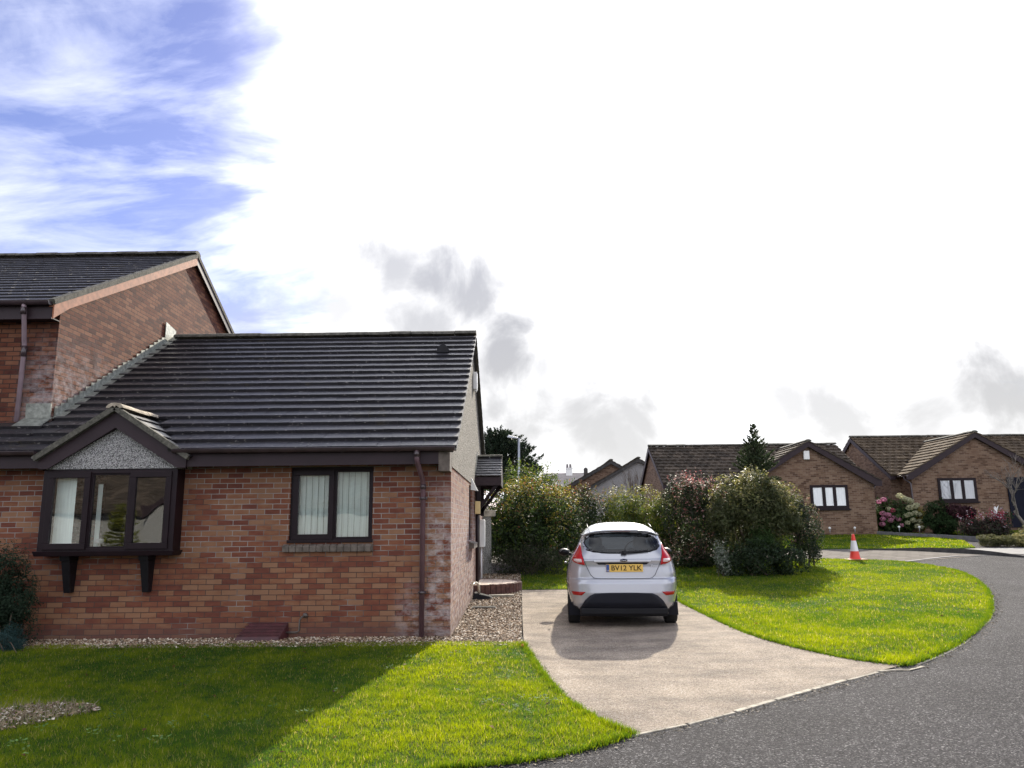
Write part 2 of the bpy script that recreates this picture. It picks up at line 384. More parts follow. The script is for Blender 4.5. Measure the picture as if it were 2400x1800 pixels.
LE=smooth_line(TT([(.80,6.03),(.57,5.78),(.20,5.48),(-.14,5.32),(-.35,5.27),(-1.5,4.95),(-4,4.5),(-10,4.2)]),4)
LAWN_L=[p for p in DL if p[1]<10.85]+LE[1:]+TT([(-10,10.2),(-6.67,10.3),(-6.45,10.62),(-5.19,10.56),(-3.55,10.61),(-1.45,10.61),(-.72,10.66)])
sheet('lawn',LAWN_L,TURF,.018,.03)
GRAV=[(-10,10.0),(-6.4,10.4),(-1,10.5),(-.03,10.5),(-.04,20.4),(-1.1,20.4),(-1.1,11.3),(-10,11.3)]
sheet('gravel_bed',GRAV,GBASE,.004)
PAVING=[(5,23.62),(8.8,23.45),(10.3,22.95),(11.2,22.6),(14.2,24.2),(12.6,26.0),(10,26.6),(5,26.8)]
sheet('block_paving',PAVING,PAVE,.008)
sheet('pavement',[(10,26.75),(13.4,25.9),(14.6,24.8),(16.5,23.6),(24,23.2),(30,26.6),(15.6,26.6),(14.4,26.35)],PATHM,.012)
FLAWN=[(4,27.0),(10.07,26.85),(14.5,26.45),(15.3,26.75),(16.5,29.5),(17.2,33.0),(17.0,36),(4,36)]
sheet('lawn',FLAWN,TURF,.03,.05)
FLAWN2=[(18.9,29.5),(24,29.0),(34,30),(34,38),(19.3,38),(18.2,34)]
sheet('lawn',FLAWN2,TURF,.03,.05)
# edging kerb along the drive mouth and the lawn edge, in short lengths with open joints
def strip(name,line,w,h,mat,dz,seg=None,gap=.012,kind='structure',skip=0):
    mb=MB();L=[Vector((p[0],p[1],0)) for p in line];acc=0
    cum=[0]
    for i in range(len(L)-1): cum.append(cum[-1]+(L[i+1]-L[i]).length)
    def at(s):
        for i in range(len(L)-1):
            if s<=cum[i+1] or i==len(L)-2:
                t=(s-cum[i])/max(1e-6,cum[i+1]-cum[i]);return L[i].lerp(L[i+1],t),(L[i+1]-L[i]).normalized()
    s=0;seg=seg or cum[-1]/len(L)
    while s<cum[-1]-.02:
        if random.random()<skip: s+=seg;continue
        e=min(cum[-1],s+seg-gap);j=random.uniform(-.004,.004)
        a,da=at(s);b,db=at(e);na=Vector((-da.y,da.x,0))*(w/2);nb=Vector((-db.y,db.x,0))*(w/2)
        za,zb=gz(a.y)+dz+j,gz(b.y)+dz+j
        P=[a-na,a+na,b+nb,b-nb];Z=[za,za,zb,zb]
        mb.hexa([(p.x,p.y,z-.08) for p,z in zip(P,Z)]+[(p.x,p.y,z+h) for p,z in zip(P,Z)]);s+=seg
    o=mb.build(name,mat,bevel=.006)
    if kind: o['kind']=kind
    return o
strip('kerb',[(p[0]-.03,p[1]-.02) for p in KE]+[(4.2,8.86),(4.5,9.15)],.06,.012,CONC,0,.62,gap=.03)
strip('kerb',[(p[0]+.03,p[1]-.02) for p in RE[5:36]],.05,.004,CONC,0,.55,skip=.45)
def wedge():
    L=smooth_line([(9.8,26.60),(12.0,26.2),(13.2,25.7),(14.0,24.9),(14.5,24.0),(14.9,23.2)],5);n=len(L);mb=MB()
    for i in range(n-1):
        f=lambda k:.012+.125*max(0,sin(pi*min(1,max(0,(k/(n-1)-.12)/.88))))**.8
        (x0,y0),(x1,y1)=L[i],L[i+1];z0,z1=gz(y0),gz(y1);h0,h1=f(i),f(i+1)
        mb.hexa([(x0,y0,z0-.05),(x1,y1,z1-.05),(x1+.3,y1+.12,z1-.05),(x0+.3,y0+.12,z0-.05),(x0,y0,z0+h0),(x1,y1,z1+h1),(x1+.3,y1+.12,z1+h1*.6),(x0+.3,y0+.12,z0+h0*.6)])
    o=mb.build('kerb',KERBD);o['kind']='structure'  # shade on the kerb face is put into its dark colour
wedge()
strip('kerb',[(10.9,22.55),(12.9,23.9),(14.1,24.1)],.12,.02,PATHM,0,.9)

# ------------------------------------------------------------------ grass and gravel (nobody could count these)
def blades(poly,bbox,dens,hmin,hmax,wid,dz,excl=None,ywin=None):
    x0,x1,y0,y1=bbox;n=int((x1-x0)*(y1-y0)*dens)
    x=RNG.uniform(x0,x1,n);y=RNG.uniform(y0,y1,n);k=inpoly(x,y,poly)
    if excl is not None: k&=~excl(x,y)
    x,y=x[k],y[k];n=len(x);z=gzv(y)+dz if n else np.zeros(0)
    clump=.5+.5*np.sin(x*3.1+1.7*np.sin(y*2.3))*np.sin(y*2.7+1.3*np.sin(x*1.9))
    cl2=.5+.5*np.sin(x*11+2*np.sin(y*9))*np.sin(y*12+2*np.sin(x*8))
    h=RNG.uniform(hmin,hmax,n)*(.62+.4*clump+.5*cl2);a=RNG.uniform(0,2*pi,n);le=np.abs(RNG.normal(0,.55,n))*h;la=RNG.uniform(0,2*pi,n)
    w=wid*RNG.uniform(.7,1.3,n)
    B=np.stack([x,y,z],1);s=np.stack([np.cos(a)*w/2,np.sin(a)*w/2,np.zeros(n)],1)
    T=B+np.stack([np.cos(la)*le,np.sin(la)*le,h],1)
    V=np.stack([B-s,B+s,T],1).reshape(-1,3)
    wn=np.sin(x*1.3+2.1*np.sin(y*.9))*np.sin(y*1.7+1.2*np.sin(x*1.1));t=np.clip(RNG.normal(.43,.17,n)+.46*(clump-.5)+.42*(cl2-.5)+.24*wn,0,1)[:,None]
    c=np.array([.026,.080,.012])*(1-t)+np.array([.172,.222,.017])*t
    dry=RNG.random(n)<.05;c[dry]=np.array([.34,.31,.10])
    return V,c
def edgeblades(line,n,wid):
    L=np.array(line);seg=np.linalg.norm(np.diff(L,axis=0),axis=1);c=np.concatenate([[0],np.cumsum(seg)]);s=RNG.uniform(0,c[-1],n)
    x=np.interp(s,c,L[:,0])+RNG.normal(0,.022,n);y=np.interp(s,c,L[:,1])+RNG.normal(0,.022,n);z=gzv(y)+.006
    h=RNG.uniform(.018,.055,n)*(.7+.6*(.5+.5*np.sin(s*17+2*np.sin(s*7))));la=RNG.uniform(0,2*pi,n);le=np.abs(RNG.normal(0,.6,n))*h;a=RNG.uniform(0,2*pi,n);w=wid*RNG.uniform(.7,1.3,n)
    B=np.stack([x,y,z],1);sd=np.stack([np.cos(a)*w/2,np.sin(a)*w/2,np.zeros(n)],1);Tp=B+np.stack([np.cos(la)*le,np.sin(la)*le,h],1)
    t=np.clip(RNG.normal(.3,.2,n),0,1)[:,None];cc=np.array([.026,.080,.012])*(1-t)+np.array([.172,.222,.017])*t
    return np.stack([B-sd,B+sd,Tp],1).reshape(-1,3),cc
PATCH=TT([(-4.6,6.65),(-4.35,6.15),(-3.95,6.15),(-3.75,6.45),(-3.55,6.78),(-3.72,6.98),(-4.0,7.10),(-4.35,6.95)])
ex=lambda x,y: inpoly(x+.05*np.sin(9*y),y+.04*np.sin(11*x),PATCH)&(RNG.random(len(x))<.72)
parts=[]
parts.append(blades(LAWN_L,(-7.4,1.05,5.5,8.6),9500,.018,.046,.0055,.012,ex))
parts.append(blades(LAWN_L,(-9,.5,8.6,11.0),6000,.016,.042,.0075,.012))
parts.append(edgeblades(LE[::-1]+[p for p in DL if p[1]<10.8][::-1],26000,.0065))
V=np.concatenate([p[0] for p in parts]);c=np.concatenate([p[1] for p in parts])
tag(npmesh('lawn_grass',V,3,GRASS,None,c),'short mown grass on the front lawn below the bay window','grass',kind='stuff')
parts=[blades(LAWN_R,(2.9,8,8.6,13.5),4600,.018,.046,.009,.012),blades(LAWN_R,(-.05,11.1,13.5,23.6),1900,.016,.044,.014,.012),edgeblades(DR[:40],9000,.009),edgeblades(RE,14000,.011)]
V=np.concatenate([p[0] for p in parts]);c=np.concatenate([p[1] for p in parts])
tag(npmesh('lawn_grass',V,3,GRASS,None,c),'sunlit grass on the curved lawn beside the driveway','grass',kind='stuff')
V,c=blades(FLAWN,(6,17.3,26.4,36),420,.02,.05,.03,.03)
tag(npmesh('lawn_grass',V,3,GRASS,None,c),'shaded grass below the far bungalow with white alarm box','grass',kind='stuff')
V,c=blades(FLAWN2,(18,30,29,38),300,.02,.05,.03,.03)
tag(npmesh('lawn_grass',V,3,GRASS,None,c),'grass strip in front of the navy door','grass',kind='stuff')
def chips(poly,bbox,dens,smin,smax,dz,excl=None):
    x0,x1,y0,y1=bbox;n=int((x1-x0)*(y1-y0)*dens);x=RNG.uniform(x0,x1,n);y=RNG.uniform(y0,y1,n);k=inpoly(x,y,poly)
    if excl is not None: k&=~excl(x,y)
    x,y=x[k],y[k];n=len(x);C=np.stack([x,y,gzv(y)+dz+RNG.uniform(0,.012,n)],1)
    s=RNG.uniform(smin,smax,n);el=RNG.uniform(.35,.8,n);th=RNG.uniform(.18,.4,n)
    A=RNG.normal(size=(n,3));A[:,2]*=.35;A/=np.linalg.norm(A,axis=1)[:,None]
    U=np.cross(A,np.array([0,0,1.])+.3*RNG.normal(size=(n,3)));U/=np.linalg.norm(U,axis=1)[:,None];W=np.cross(A,U)
    A=A*(s/2)[:,None];U=U*(s*el/2)[:,None];W=W*(s*th/2)[:,None]
    P=[C+A,C+U,C-A,C-U,C+W,C-W]
    tr=[(0,1,4),(1,2,4),(2,3,4),(3,0,4),(1,0,5),(2,1,5),(3,2,5),(0,3,5)]
    V=np.stack([np.stack([P[i] for i in t],1) for t in tr],1).reshape(-1,3)
    t=RNG.random(n)[:,None];c=np.where(t<.35,np.array([.12,.08,.05])*(.6+1.2*t),np.where(t<.8,np.array([.30,.215,.14])*(.6+.8*t),np.array([.60,.53,.43])*(.5+.6*t)))
    return V,np.repeat(c,8,axis=0)
V1,c1=chips(GRAV,(-7.2,-.03,10.5,11.25),1900,.028,.065,.012)
V2,c2=chips(GRAV,(-1.05,-.03,11.2,20.4),1300,.03,.075,.012)
tag(npmesh('gravel_chips',np.concatenate([V1,V2]),3,STONES,None,np.concatenate([c1,c2])),'tan and white stone chippings around the foot of the brick bungalow','gravel',kind='stuff')
V,c=chips(PATCH,(-5.3,-3.8,6.7,8.1),1100,.02,.05,.042)
V3,c3=blades(PATCH,(-5.3,-3.8,6.7,8.1),1500,.03,.09,.006,.03)
c3[:]=np.array([.30,.25,.16])*RNG.uniform(.5,1.2,len(c3))[:,None]
tag(npmesh('gravel_chips',np.concatenate([V,V3]),3,STONES,None,np.concatenate([c,c3])),'bare patch of pale stones and dry stalks in the lawn','gravel',kind='stuff')
# broad-leaved weeds and clover in the near lawn
def weeds():
    out=[];cc=[]
    for k in range(70):
        x,y=random.uniform(-5,.4),random.uniform(5.3,9.6)
        if not inpoly(np.array([x]),np.array([y]),LAWN_L)[0]: continue
        for q in range(random.randint(7,16)):
            a=random.uniform(0,2*pi);r=random.uniform(.01,.075);l=random.uniform(.02,.04)
            p=Vector((x+cos(a)*r,y+sin(a)*r,.045+random.uniform(0,.025)));d=Vector((cos(a),sin(a),random.uniform(-.1,.5))).normalized();s=d.cross(Vector((0,0,1))).normalized()
            out+= [p,p+d*l*.5+s*l*.3,p+d*l,p+d*l*.5-s*l*.3];cc.append(np.array([.05,.105,.022])*random.uniform(.6,1.5))
    return np.array([tuple(p) for p in out]),np.array(cc)
V,c=weeds();tag(npmesh('lawn_weeds',V,4,LEAFM,None,c),'flat broad-leaved weeds dotted through the front lawn','weeds',kind='stuff')

def litter(poly,bbox,n,dz):
    x0,x1,y0,y1=bbox;x=RNG.uniform(x0,x1,n);y=RNG.uniform(y0,y1,n);k=inpoly(x,y,poly);x,y=x[k],y[k];m=len(x)
    P=np.stack([x,y,gzv(y)+dz],1);N=RNG.normal(0,.35,(m,3))+np.array([0,0,1.]);N/=np.linalg.norm(N,axis=1)[:,None];D=RNG.normal(size=(m,3));D/=np.linalg.norm(D,axis=1)[:,None]
    U=np.cross(N,D);U/=np.linalg.norm(U,axis=1)[:,None];W_=np.cross(N,U);s_=RNG.uniform(.03,.065,m)[:,None]
    V=np.stack([P-U*s_*.5,P+W_*s_*.3+N*.01,P+U*s_*.5,P-W_*s_*.3+N*.006],1).reshape(-1,3);c=np.array([(.12,.06,.025),(.20,.12,.05),(.07,.045,.03)])[RNG.integers(0,3,m)]
    return V,c
A1=litter(LAWN_R,(2.9,11,8.6,23.6),190,.045);A2=litter(LAWN_L,(-7,1,5.6,10.6),70,.045)
tag(npmesh('fallen_leaves',np.concatenate([A1[0],A2[0]]),4,LEAFM,None,np.concatenate([A1[1],A2[1]])),'brown fallen leaves scattered over the lawns','leaves',kind='stuff')
def grit(line,n,spread,off):
    L=np.array(line);seg=np.linalg.norm(np.diff(L,axis=0),axis=1);c=np.concatenate([[0],np.cumsum(seg)]);s=RNG.uniform(0,c[-1],n);x=np.interp(s,c,L[:,0])+off[0]+RNG.normal(0,spread,n);y=np.interp(s,c,L[:,1])+off[1]-np.abs(RNG.normal(0,spread,n));z=gzv(y)+.004
    sz=RNG.uniform(.004,.014,n);P=np.stack([x,y,z],1);A=RNG.normal(size=(n,3,3))*sz[:,None,None];A[:,:,2]=np.abs(A[:,:,2])*.6
    V=(P[:,None,:]+np.stack([A[:,0],A[:,1],A[:,2]],1)).reshape(-1,3);t=RNG.random(n)[:,None];return V,np.array([.05,.04,.03])*(1-t)+np.array([.30,.25,.18])*t
g1=grit(KE,600,.05,(.03,-.05));g2=grit(RE,2600,.07,(.06,-.02));g3=grit(LE,2200,.06,(0,-.03));g4=grit(DR,1500,.04,(-.03,0));g5=grit([p for p in DL if p[1]<10.8],1200,.03,(.04,0))
tag(npmesh('road_grit',np.concatenate([q[0] for q in (g1,g2,g3,g4,g5)]),3,STONES,None,np.concatenate([q[1] for q in (g1,g2,g3,g4,g5)])),'loose grit and soil gathered along the road and drive edges','grit',kind='stuff')

# ------------------------------------------------------------------ building helpers
def wall(mb,axis,c,u0,u1,z0,z1,holes,depth=.12,m=0,sgn=1):
    """axis 'y': plane y=c, u is x; axis 'x': plane x=c, u is y. holes (u0,u1,z0,z1); reveals go inward by depth*sgn"""
    us=sorted({u0,u1,*[h[0] for h in holes],*[h[1] for h in holes]});zs=sorted({z0,z1,*[h[2] for h in holes],*[h[3] for h in holes]})
    P=(lambda u,d,z:(u,c+d,z)) if axis=='y' else (lambda u,d,z:(c+d,u,z))
    for i in range(len(us)-1):
        for j in range(len(zs)-1):
            a,b,e,f=us[i],us[i+1],zs[j],zs[j+1]
            if any(h[0]<=a and b<=h[1] and h[2]<=e and f<=h[3] for h in holes): continue
            mb.poly([P(a,0,e),P(b,0,e),P(b,0,f),P(a,0,f)],m)
    d=depth*sgn
    for a,b,e,f in holes:
        for q in ([P(a,0,e),P(b,0,e),P(b,d,e),P(a,d,e)],[P(a,0,f),P(b,0,f),P(b,d,f),P(a,d,f)],[P(a,0,e),P(a,0,f),P(a,d,f),P(a,d,e)],[P(b,0,e),P(b,0,f),P(b,d,f),P(b,d,e)]): mb.poly(q,m)
def tiles(mb,P,u,w,width,length,gauge=.295,tw=.33,th=.052,jit=.0022,m=0,profile=False,clip=None):
    """P lower-left corner on the deck, u along the eave, w up the slope"""
    P=Vector(P);u=Vector(u).normalized();w=Vector(w).normalized();n=u.cross(w).normalized()
    if n.z<0: n=-n
    nc=max(1,round(length/gauge));gd=length/nc
    for j in range(nc):
        s0=j*gd;s1=s0+gd+.05 if j<nc-1 else length
        x=-tw*.5 if j%2 else 0.0
        while x<width-1e-4:
            a=max(x,0);b=min(x+tw,width);x+=tw
            if b-a<.02: continue
            if clip and not clip(P+u*((a+b)/2)+w*(s0+gd/2)): continue
            j1=random.uniform(-jit,jit);j2=random.uniform(-jit,jit);js=random.uniform(-jit,jit)*1.5;gp=.0015
            lo=th+.018;hi=.014
            def q(uu,ss,nn): return P+u*uu+w*ss+n*nn
            if profile:
                k=5;tops0=[];tops1=[];
                for i in range(k):
                    t=i/(k-1);hgt=.030*max(0,sin(pi*min(1,t/.55)))
                    tops0.append((a+gp+(b-a-2*gp)*t,hgt))
                V=[];F=[]
                for (uu,hh) in tops0:
                    V+= [q(uu,s0+js,.0),q(uu,s0+js,lo+hh+j1),q(uu,s1,hi+hh+j1)]
                for i in range(k-1):
                    o=i*3;F+= [(o,o+3,o+4,o+1),(o+1,o+4,o+5,o+2)]
                mb.add(V,F,m)
            else:
                mb.hexa([q(a+gp,s0+js,lo-th),q(b-gp,s0+js,lo-th),q(b-gp,s1,hi-th+.012),q(a+gp,s1,hi-th+.012),
                         q(a+gp,s0+js,lo+j1),q(b-gp,s0+js,lo+j2),q(b-gp,s1,hi+j2),q(a+gp,s1,hi+j1)],m)
def ridge(mb,a,b,r=.10,seg=.45,m=0,n=8):
    a=Vector(a);b=Vector(b);L=(b-a).length;d=(b-a)/L;k=max(1,round(L/seg));s=L/k;side=d.cross(Vector((0,0,1))).normalized()
    for i in range(k):
        p=a+d*(s*i);q=a+d*(s*(i+1)-.008);j=random.uniform(-.006,.006);V=[]
        for e in (p,q):
            for t in range(n+1):
                an=pi*t/n;V.append(e+side*(cos(an)*r*1.25)+Vector((0,0,sin(an)*r*.75+j-.02)))
        F=[(t,t+1,n+1+t+1,n+1+t) for t in range(n)]+[tuple(range(n+1))[::-1],tuple(range(n+1,2*n+2))]
        mb.add(V,F,m)
def gutter(mb,a,b,r=.055,m=0):
    a=Vector(a);b=Vector(b);d=(b-a).normalized();sd=d.cross(Vector((0,0,1))).normalized();n=8
    for rr,fl in ((r,0),(r-.006,1)):
        V=[]
        for e in (a,b):
            for t in range(n+1):
                an=pi+pi*t/n;V.append(e+sd*(cos(an)*rr)+Vector((0,0,sin(an)*rr)))
        mb.add(V,[(t,t+1,n+2+t,n+1+t) for t in range(n)],m,True)
    mb.tube([a+sd*r,b+sd*r],.007,6,m);mb.tube([a-sd*r,b-sd*r],.007,6,m)
    for e in (a,b):
        mb.poly([e+sd*(cos(pi+pi*t/n)*r)+Vector((0,0,sin(pi+pi*t/n)*r)) for t in range(n+1)],m)
    L=(b-a).length;k=int(L/1.0)
    for i in range(1,k+1):
        c=a+d*(L*i/(k+1))
        V=[]
        for e in (c-d*.02,c+d*.02):
            for t in range(n+1):
                an=pi+pi*t/n;V.append(e+sd*(cos(an)*(r+.006))+Vector((0,0,sin(an)*(r+.006))))
        mb.add(V,[(t,t+1,n+2+t,n+1+t) for t in range(n)],m,True)
def pane_unit(mbf,axis,c,u0,u1,z0,z1,fw=.055,d=.06,m=0):
    """one sash frame ring"""
    B=(lambda a,b,e,f,p0=0,p1=None: mbf.box(a,b,c+p0,c+(d if p1 is None else p1),e,f,m)) if axis=='y' else (lambda a,b,e,f,p0=0,p1=None: mbf.box(c+p0,c+(d if p1 is None else p1),a,b,e,f,m))
    B(u0,u1,z0,z0+fw);B(u0,u1,z1-fw,z1);B(u0,u0+fw,z0+fw,z1-fw);B(u1-fw,u1,z0+fw,z1-fw)

# ------------------------------------------------------------------ THE BRICK BUNGALOW
B=thing('brick_bungalow','red brick bungalow with brown bay window and dark tiled roof beside the driveway','bungalow',(-1.02,11.2,0))
FX0,FX1,FY=-9.6,-1.02,11.2
EY,EZ=10.86,2.60;RY,RZ=15.8,5.50;SL=(RZ-EZ)/(RY-EY)       # deck line of the roof
W1=(-3.35,-2.15,1.33,2.40);BAY=(-6.74,-4.98,1.22,2.32);W2=(15.05,16.05,1.27,2.34)
mb=MB();wall(mb,'y',FY,FX0,FX1,-.15,2.52,[W1,BAY],.13)
wall(mb,'x',FX1,FY,20.4,-.15,2.38,[W2],.10,sgn=-1)
mb.poly([(FX0,20.4,-.15),(FX1,20.4,-.15),(FX1,20.4,2.5),(FX0,20.4,2.5)]);mb.poly([(FX0,11.2,-.15),(FX0,20.4,-.15),(FX0,20.4,2.5),(FX0,11.2,2.5)])
mb.build('wall',BRICK,B,fix=False)
mb=MB();gx=FX1+.012   # pebble-dashed gable above the brick, standing proud with a drip
top=[(11.2,2.52),(11.2,EZ+SL*(11.2-EY)-.03),(RY,RZ-.03),(20.4,EZ+SL*(11.2-EY)-.03),(20.4,2.38),(11.2,2.38)]
mb.prism([(gx,y,z) for y,z in ((11.19,2.385),(11.19,EZ+SL*(11.2-EY)-.02),(RY,RZ-.02),(20.4,EZ+SL*(11.2-EY)-.02),(20.4,2.385))],(-.05,0,0))
mb.build('gable',DASH_SUN,B)
# front corner pad of render under the eave end
mb=MB();mb.box(-1.17,FX1+.010,EY+.02,11.19,2.30,EZ+.02);mb.build('eave_corbel',STONE,B)
mb=MB();n_up=Vector((0,RY-EY,RZ-EZ)).normalized();LEN=Vector((0,RY-EY,RZ-EZ)).length
def bayclip(p): return not (p.y<12.2 and abs(p.x+5.80)<(3.25-p.z)/.64+.02)
tiles(mb,(-7.33,EY,EZ),(1,0,0),n_up,6.42,LEN,clip=bayclip,tw=.165 if 0 else .33)
tiles(mb,(-9.6,EY,EZ),(1,0,0),n_up,2.27,1.16,clip=bayclip)
tiles(mb,(-7.33,2*RY-EY,EZ),(1,0,0),Vector((0,-(RY-EY),RZ-EZ)),6.42,LEN,tw=1.2)
# plain deck under the tiles, both slopes
mb.prism([(-9.6,11.15,EZ+SL*(11.15-EY)),(-.96,11.15,EZ+SL*(11.15-EY)),(-.96,RY,RZ-.01),(-7.4,RY,RZ-.01),(-7.4,12,EZ+SL*(12-EY)),(-9.6,11.9,EZ+SL*(11.9-EY))],(0,0,-.035))
mb.prism([(-4.7,EY+.03,EZ),(-.96,EY+.03,EZ),(-.96,11.15,EZ+SL*(11.15-EY)),(-4.7,11.15,EZ+SL*(11.15-EY))],(0,0,-.035))
mb.prism([(-7.4,2*RY-EY-.03,EZ),(-.96,2*RY-EY-.03,EZ),(-.96,RY,RZ-.01),(-7.4,RY,RZ-.01)],(0,0,-.035))
roof=mb.build('roof',TILE,B,fix=False)
mb=MB();ridge(mb,(-7.3,RY,RZ+.045),(-.91,RY,RZ+.045),.12);mb.build('ridge',RIDGE,roof)
for s in (1,-1):  # undercloak and bedding along the verge
    mb=MB();a=Vector((-.965,RY-s*(RY-EY)+s*.02,EZ-.005));b=Vector((-.965,RY,RZ-.005));mb.bar(a,b,.09,.03,(0,-s*.5,.86));mb.build('verge',VERGE,roof)
mb=MB();mb.lathe([(.11,0),(.11,.09)],16,(-1.51,14.78,4.99),'y');V=[]
mb=MB();pts=[(-1.51+.125*cos(pi*t/14),14.66,4.89+.165*sin(pi*t/14)) for t in range(15)];mb.prism(pts,(0,.12,.0));mb.build('roof_vent',BLACK,roof)
# fascia, soffit
for q0,q1 in ((-4.78,-1.17),(-9.6,-6.84)):
    mb=MB();mb.box(q0,q1,EY+.02,EY+.045,2.40,2.585);mb.build('fascia',FASCIA,B);mb=MB();mb.box(q0,q1,EY+.046,11.199,2.44,2.452);mb.build('soffit',FASCIA,B)
for q0,q1 in ((-4.93,-.93),(-9.6,-6.88)):
    mb=MB();gutter(mb,(q0,EY-.05,2.635),(q1,EY-.05,2.63));mb.build('gutter',GUTTER,B)
mb=MB();mb.tube([(-1.47,EY-.05,2.60),(-1.47,EY-.04,2.46),(-1.46,EY-.02,2.40),(-1.42,11.09,2.20),(-1.415,11.12,2.12),(-1.415,11.12,.02)],.036,12)
dp=mb.build('downpipe',PIPE,B)
for z in (1.93,.62):
    mb=MB();mb.tube([(-1.415,11.12,z-.02),(-1.415,11.12,z+.02)],.046,12);mb.box(-1.47,-1.36,11.13,11.2,z-.015,z+.015);mb.build('pipe_bracket',GUTTER,dp)
mb=MB();mb.tube([(-1.415,11.12,2.06),(-1.415,11.12,2.13)],.043,12);mb.build('pipe_collar',GUTTER,dp);mb=MB();mb.tube([(-1.47,EY-.045,2.50),(-1.47,EY-.05,2.58)],.043,12);mb.build('pipe_collar',GUTTER,dp)
# window with vertical blind
def vblind(mb,x0,x1,y,z0,z1,w=.089,phase=0):
    x=x0
    while x<x1:
        e=min(x+w*1.02,x1);a=.010+.008*random.random()
        mb.poly([(x,y+a,z0),(e,y-a,z0),(e,y-a,z1),(x,y+a,z1)]);x=x+w
mb=MB();x0,x1,z0,z1=W1;Yf=FY+.035
mb.box(x0,x1,Yf,Yf+.07,z1-.05,z1);mb.box(x0,x1,Yf,Yf+.07,z0,z0+.045);mb.box(x0,x0+.05,Yf,Yf+.07,z0+.045,z1-.05);mb.box(x1-.045,x1,Yf,Yf+.07,z0+.045,z1-.05)
mx=-2.735;mb.box(mx-.03,mx+.03,Yf+.003,Yf+.07,z0+.045,z1-.05)
pane_unit(mb,'y',Yf-.018,x0+.035,mx+.012,z0+.03,z1-.04,.078,.05)
pane_unit(mb,'y',Yf+.01,mx+.03,x1-.045,z0+.045,z1-.05,.022,.04)
mb.box(x0-.02,x1+.01,Yf-.06,Yf,z0-.012,z0+.03)
win=mb.build('window',FRAME,B,bevel=.004)
mb=MB();mb.poly([(x0+.09,Yf+.012,z0+.1),(mx-.05,Yf+.012,z0+.1),(mx-.05,Yf+.012,z1-.1),(x0+.09,Yf+.012,z1-.1)]);mb.build('pane',GLASS,win)
mb=MB();mb.poly([(mx+.05,Yf+.03,z0+.06),(x1-.06,Yf+.03,z0+.06),(x1-.06,Yf+.03,z1-.065),(mx+.05,Yf+.03,z1-.065)]);mb.build('pane',GLASS,win)
mb=MB();vblind(mb,x0+.02,x1-.02,Yf+.075,z0,z1);mb.build('blind',BLIND,win,fix=False)
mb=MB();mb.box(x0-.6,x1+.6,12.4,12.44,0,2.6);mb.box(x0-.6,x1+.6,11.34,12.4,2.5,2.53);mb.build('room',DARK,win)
mb=MB()
k=0;x=-3.42
while x<-2.13:
    e=min(x+.098,-2.125);mb.hexa([(x,FY-.055+random.uniform(-.004,.004),1.19),(e-.009,FY-.055,1.19),(e-.009,FY+.05,1.19),(x,FY+.05,1.19),(x,FY-.06,1.27),(e-.009,FY-.06,1.27),(e-.009,FY+.05,1.325),(x,FY+.05,1.325)]);x=e
mb.box(-3.41,-2.13,FY-.045,FY+.03,1.20,1.275);mb.build('window_sill',STONE,B,bevel=.006)
# bay window
bx0,bx1,by,bz0,bz1=-6.82,-4.90,10.95,1.17,2.38
mb=MB()
mb.box(bx0,bx0+.10,by,11.2,bz0+.03,bz1);mb.box(bx1-.10,bx1,by,11.2,bz0+.03,bz1)          # corner posts run back to the wall
mb.box(bx0+.10,bx1-.10,by,by+.075,bz1-.06,bz1);mb.box(bx0+.10,bx1-.10,by,by+.075,bz0+.07,bz0+.11)
mb.hexa([(bx0-.015,by-.03,bz0),(bx1+.015,by-.03,bz0),(bx1+.015,11.2,bz0),(bx0-.015,11.2,bz0),(bx0-.04,by-.045,bz0+.07),(bx1+.04,by-.045,bz0+.07),(bx1+.04,11.2,bz0+.07),(bx0-.04,11.2,bz0+.07)])
ma,mb_=-6.155,-5.545
mb.box(ma-.035,ma+.035,by+.003,by+.075,bz0+.11,bz1-.06);mb.box(mb_-.035,mb_+.035,by+.003,by+.075,bz0+.11,bz1-.06)
pane_unit(mb,'y',by-.02,bx0+.075,ma+.02,bz0+.09,bz1-.035,.085,.06);pane_unit(mb,'y',by-.02,mb_-.02,bx1-.075,bz0+.09,bz1-.035,.085,.06)
pane_unit(mb,'y',by+.01,ma+.035,mb_-.035,bz0+.11,bz1-.06,.02,.05)
bay=mb.build('bay_window',FRAME,B,bevel=.005)
for a,b,dy,e in ((bx0+.155,ma-.06,.008,.17),(ma+.05,mb_-.05,.035,.125),(mb_+.06,bx1-.155,.008,.17)):
    mb=MB();mb.poly([(a,by+dy,bz0+e),(b,by+dy,bz0+e),(b,by+dy,bz1-e+.045),(a,by+dy,bz1-e+.045)]);mb.build('pane',GLASS,bay)
mb=MB();vblind(mb,-6.70,-6.40,by+.13,bz0+.05,bz1-.05,.30);mb.build('blind',BLIND,bay,fix=False);mb=MB()
mb.poly([(-6.13,by+.20,bz0+.05),(-6.05,by+.18,bz0+.05),(-6.05,by+.18,bz1-.2),(-6.13,by+.20,bz1-.2)]);mb.build('blind',BLIND,bay,fix=False);mb=MB();mb.poly([(-5.09,by+.16,bz0+.1),(-5.0,by+.14,bz0+.1),(-5.0,by+.14,bz1-.1),(-5.09,by+.16,bz1-.1)])
mb.build('blind',BLIND,bay,fix=False)
mb=MB();mb.lathe([(.012,0),(.03,.01),(.012,.03),(.012,.06),(.075,.065),(.045,.125),(.0,.127)],14,(-6.01,by+.14,bz0+.11));mb.build('ornament',WHITE,bay)
mb=MB();mb.box(bx0+.05,bx1-.05,by+.09,12.6,bz0+.05,bz0+.07);mb.box(bx0+.02,bx1-.02,12.58,12.62,0,2.5);mb.build('room',DARK,bay)
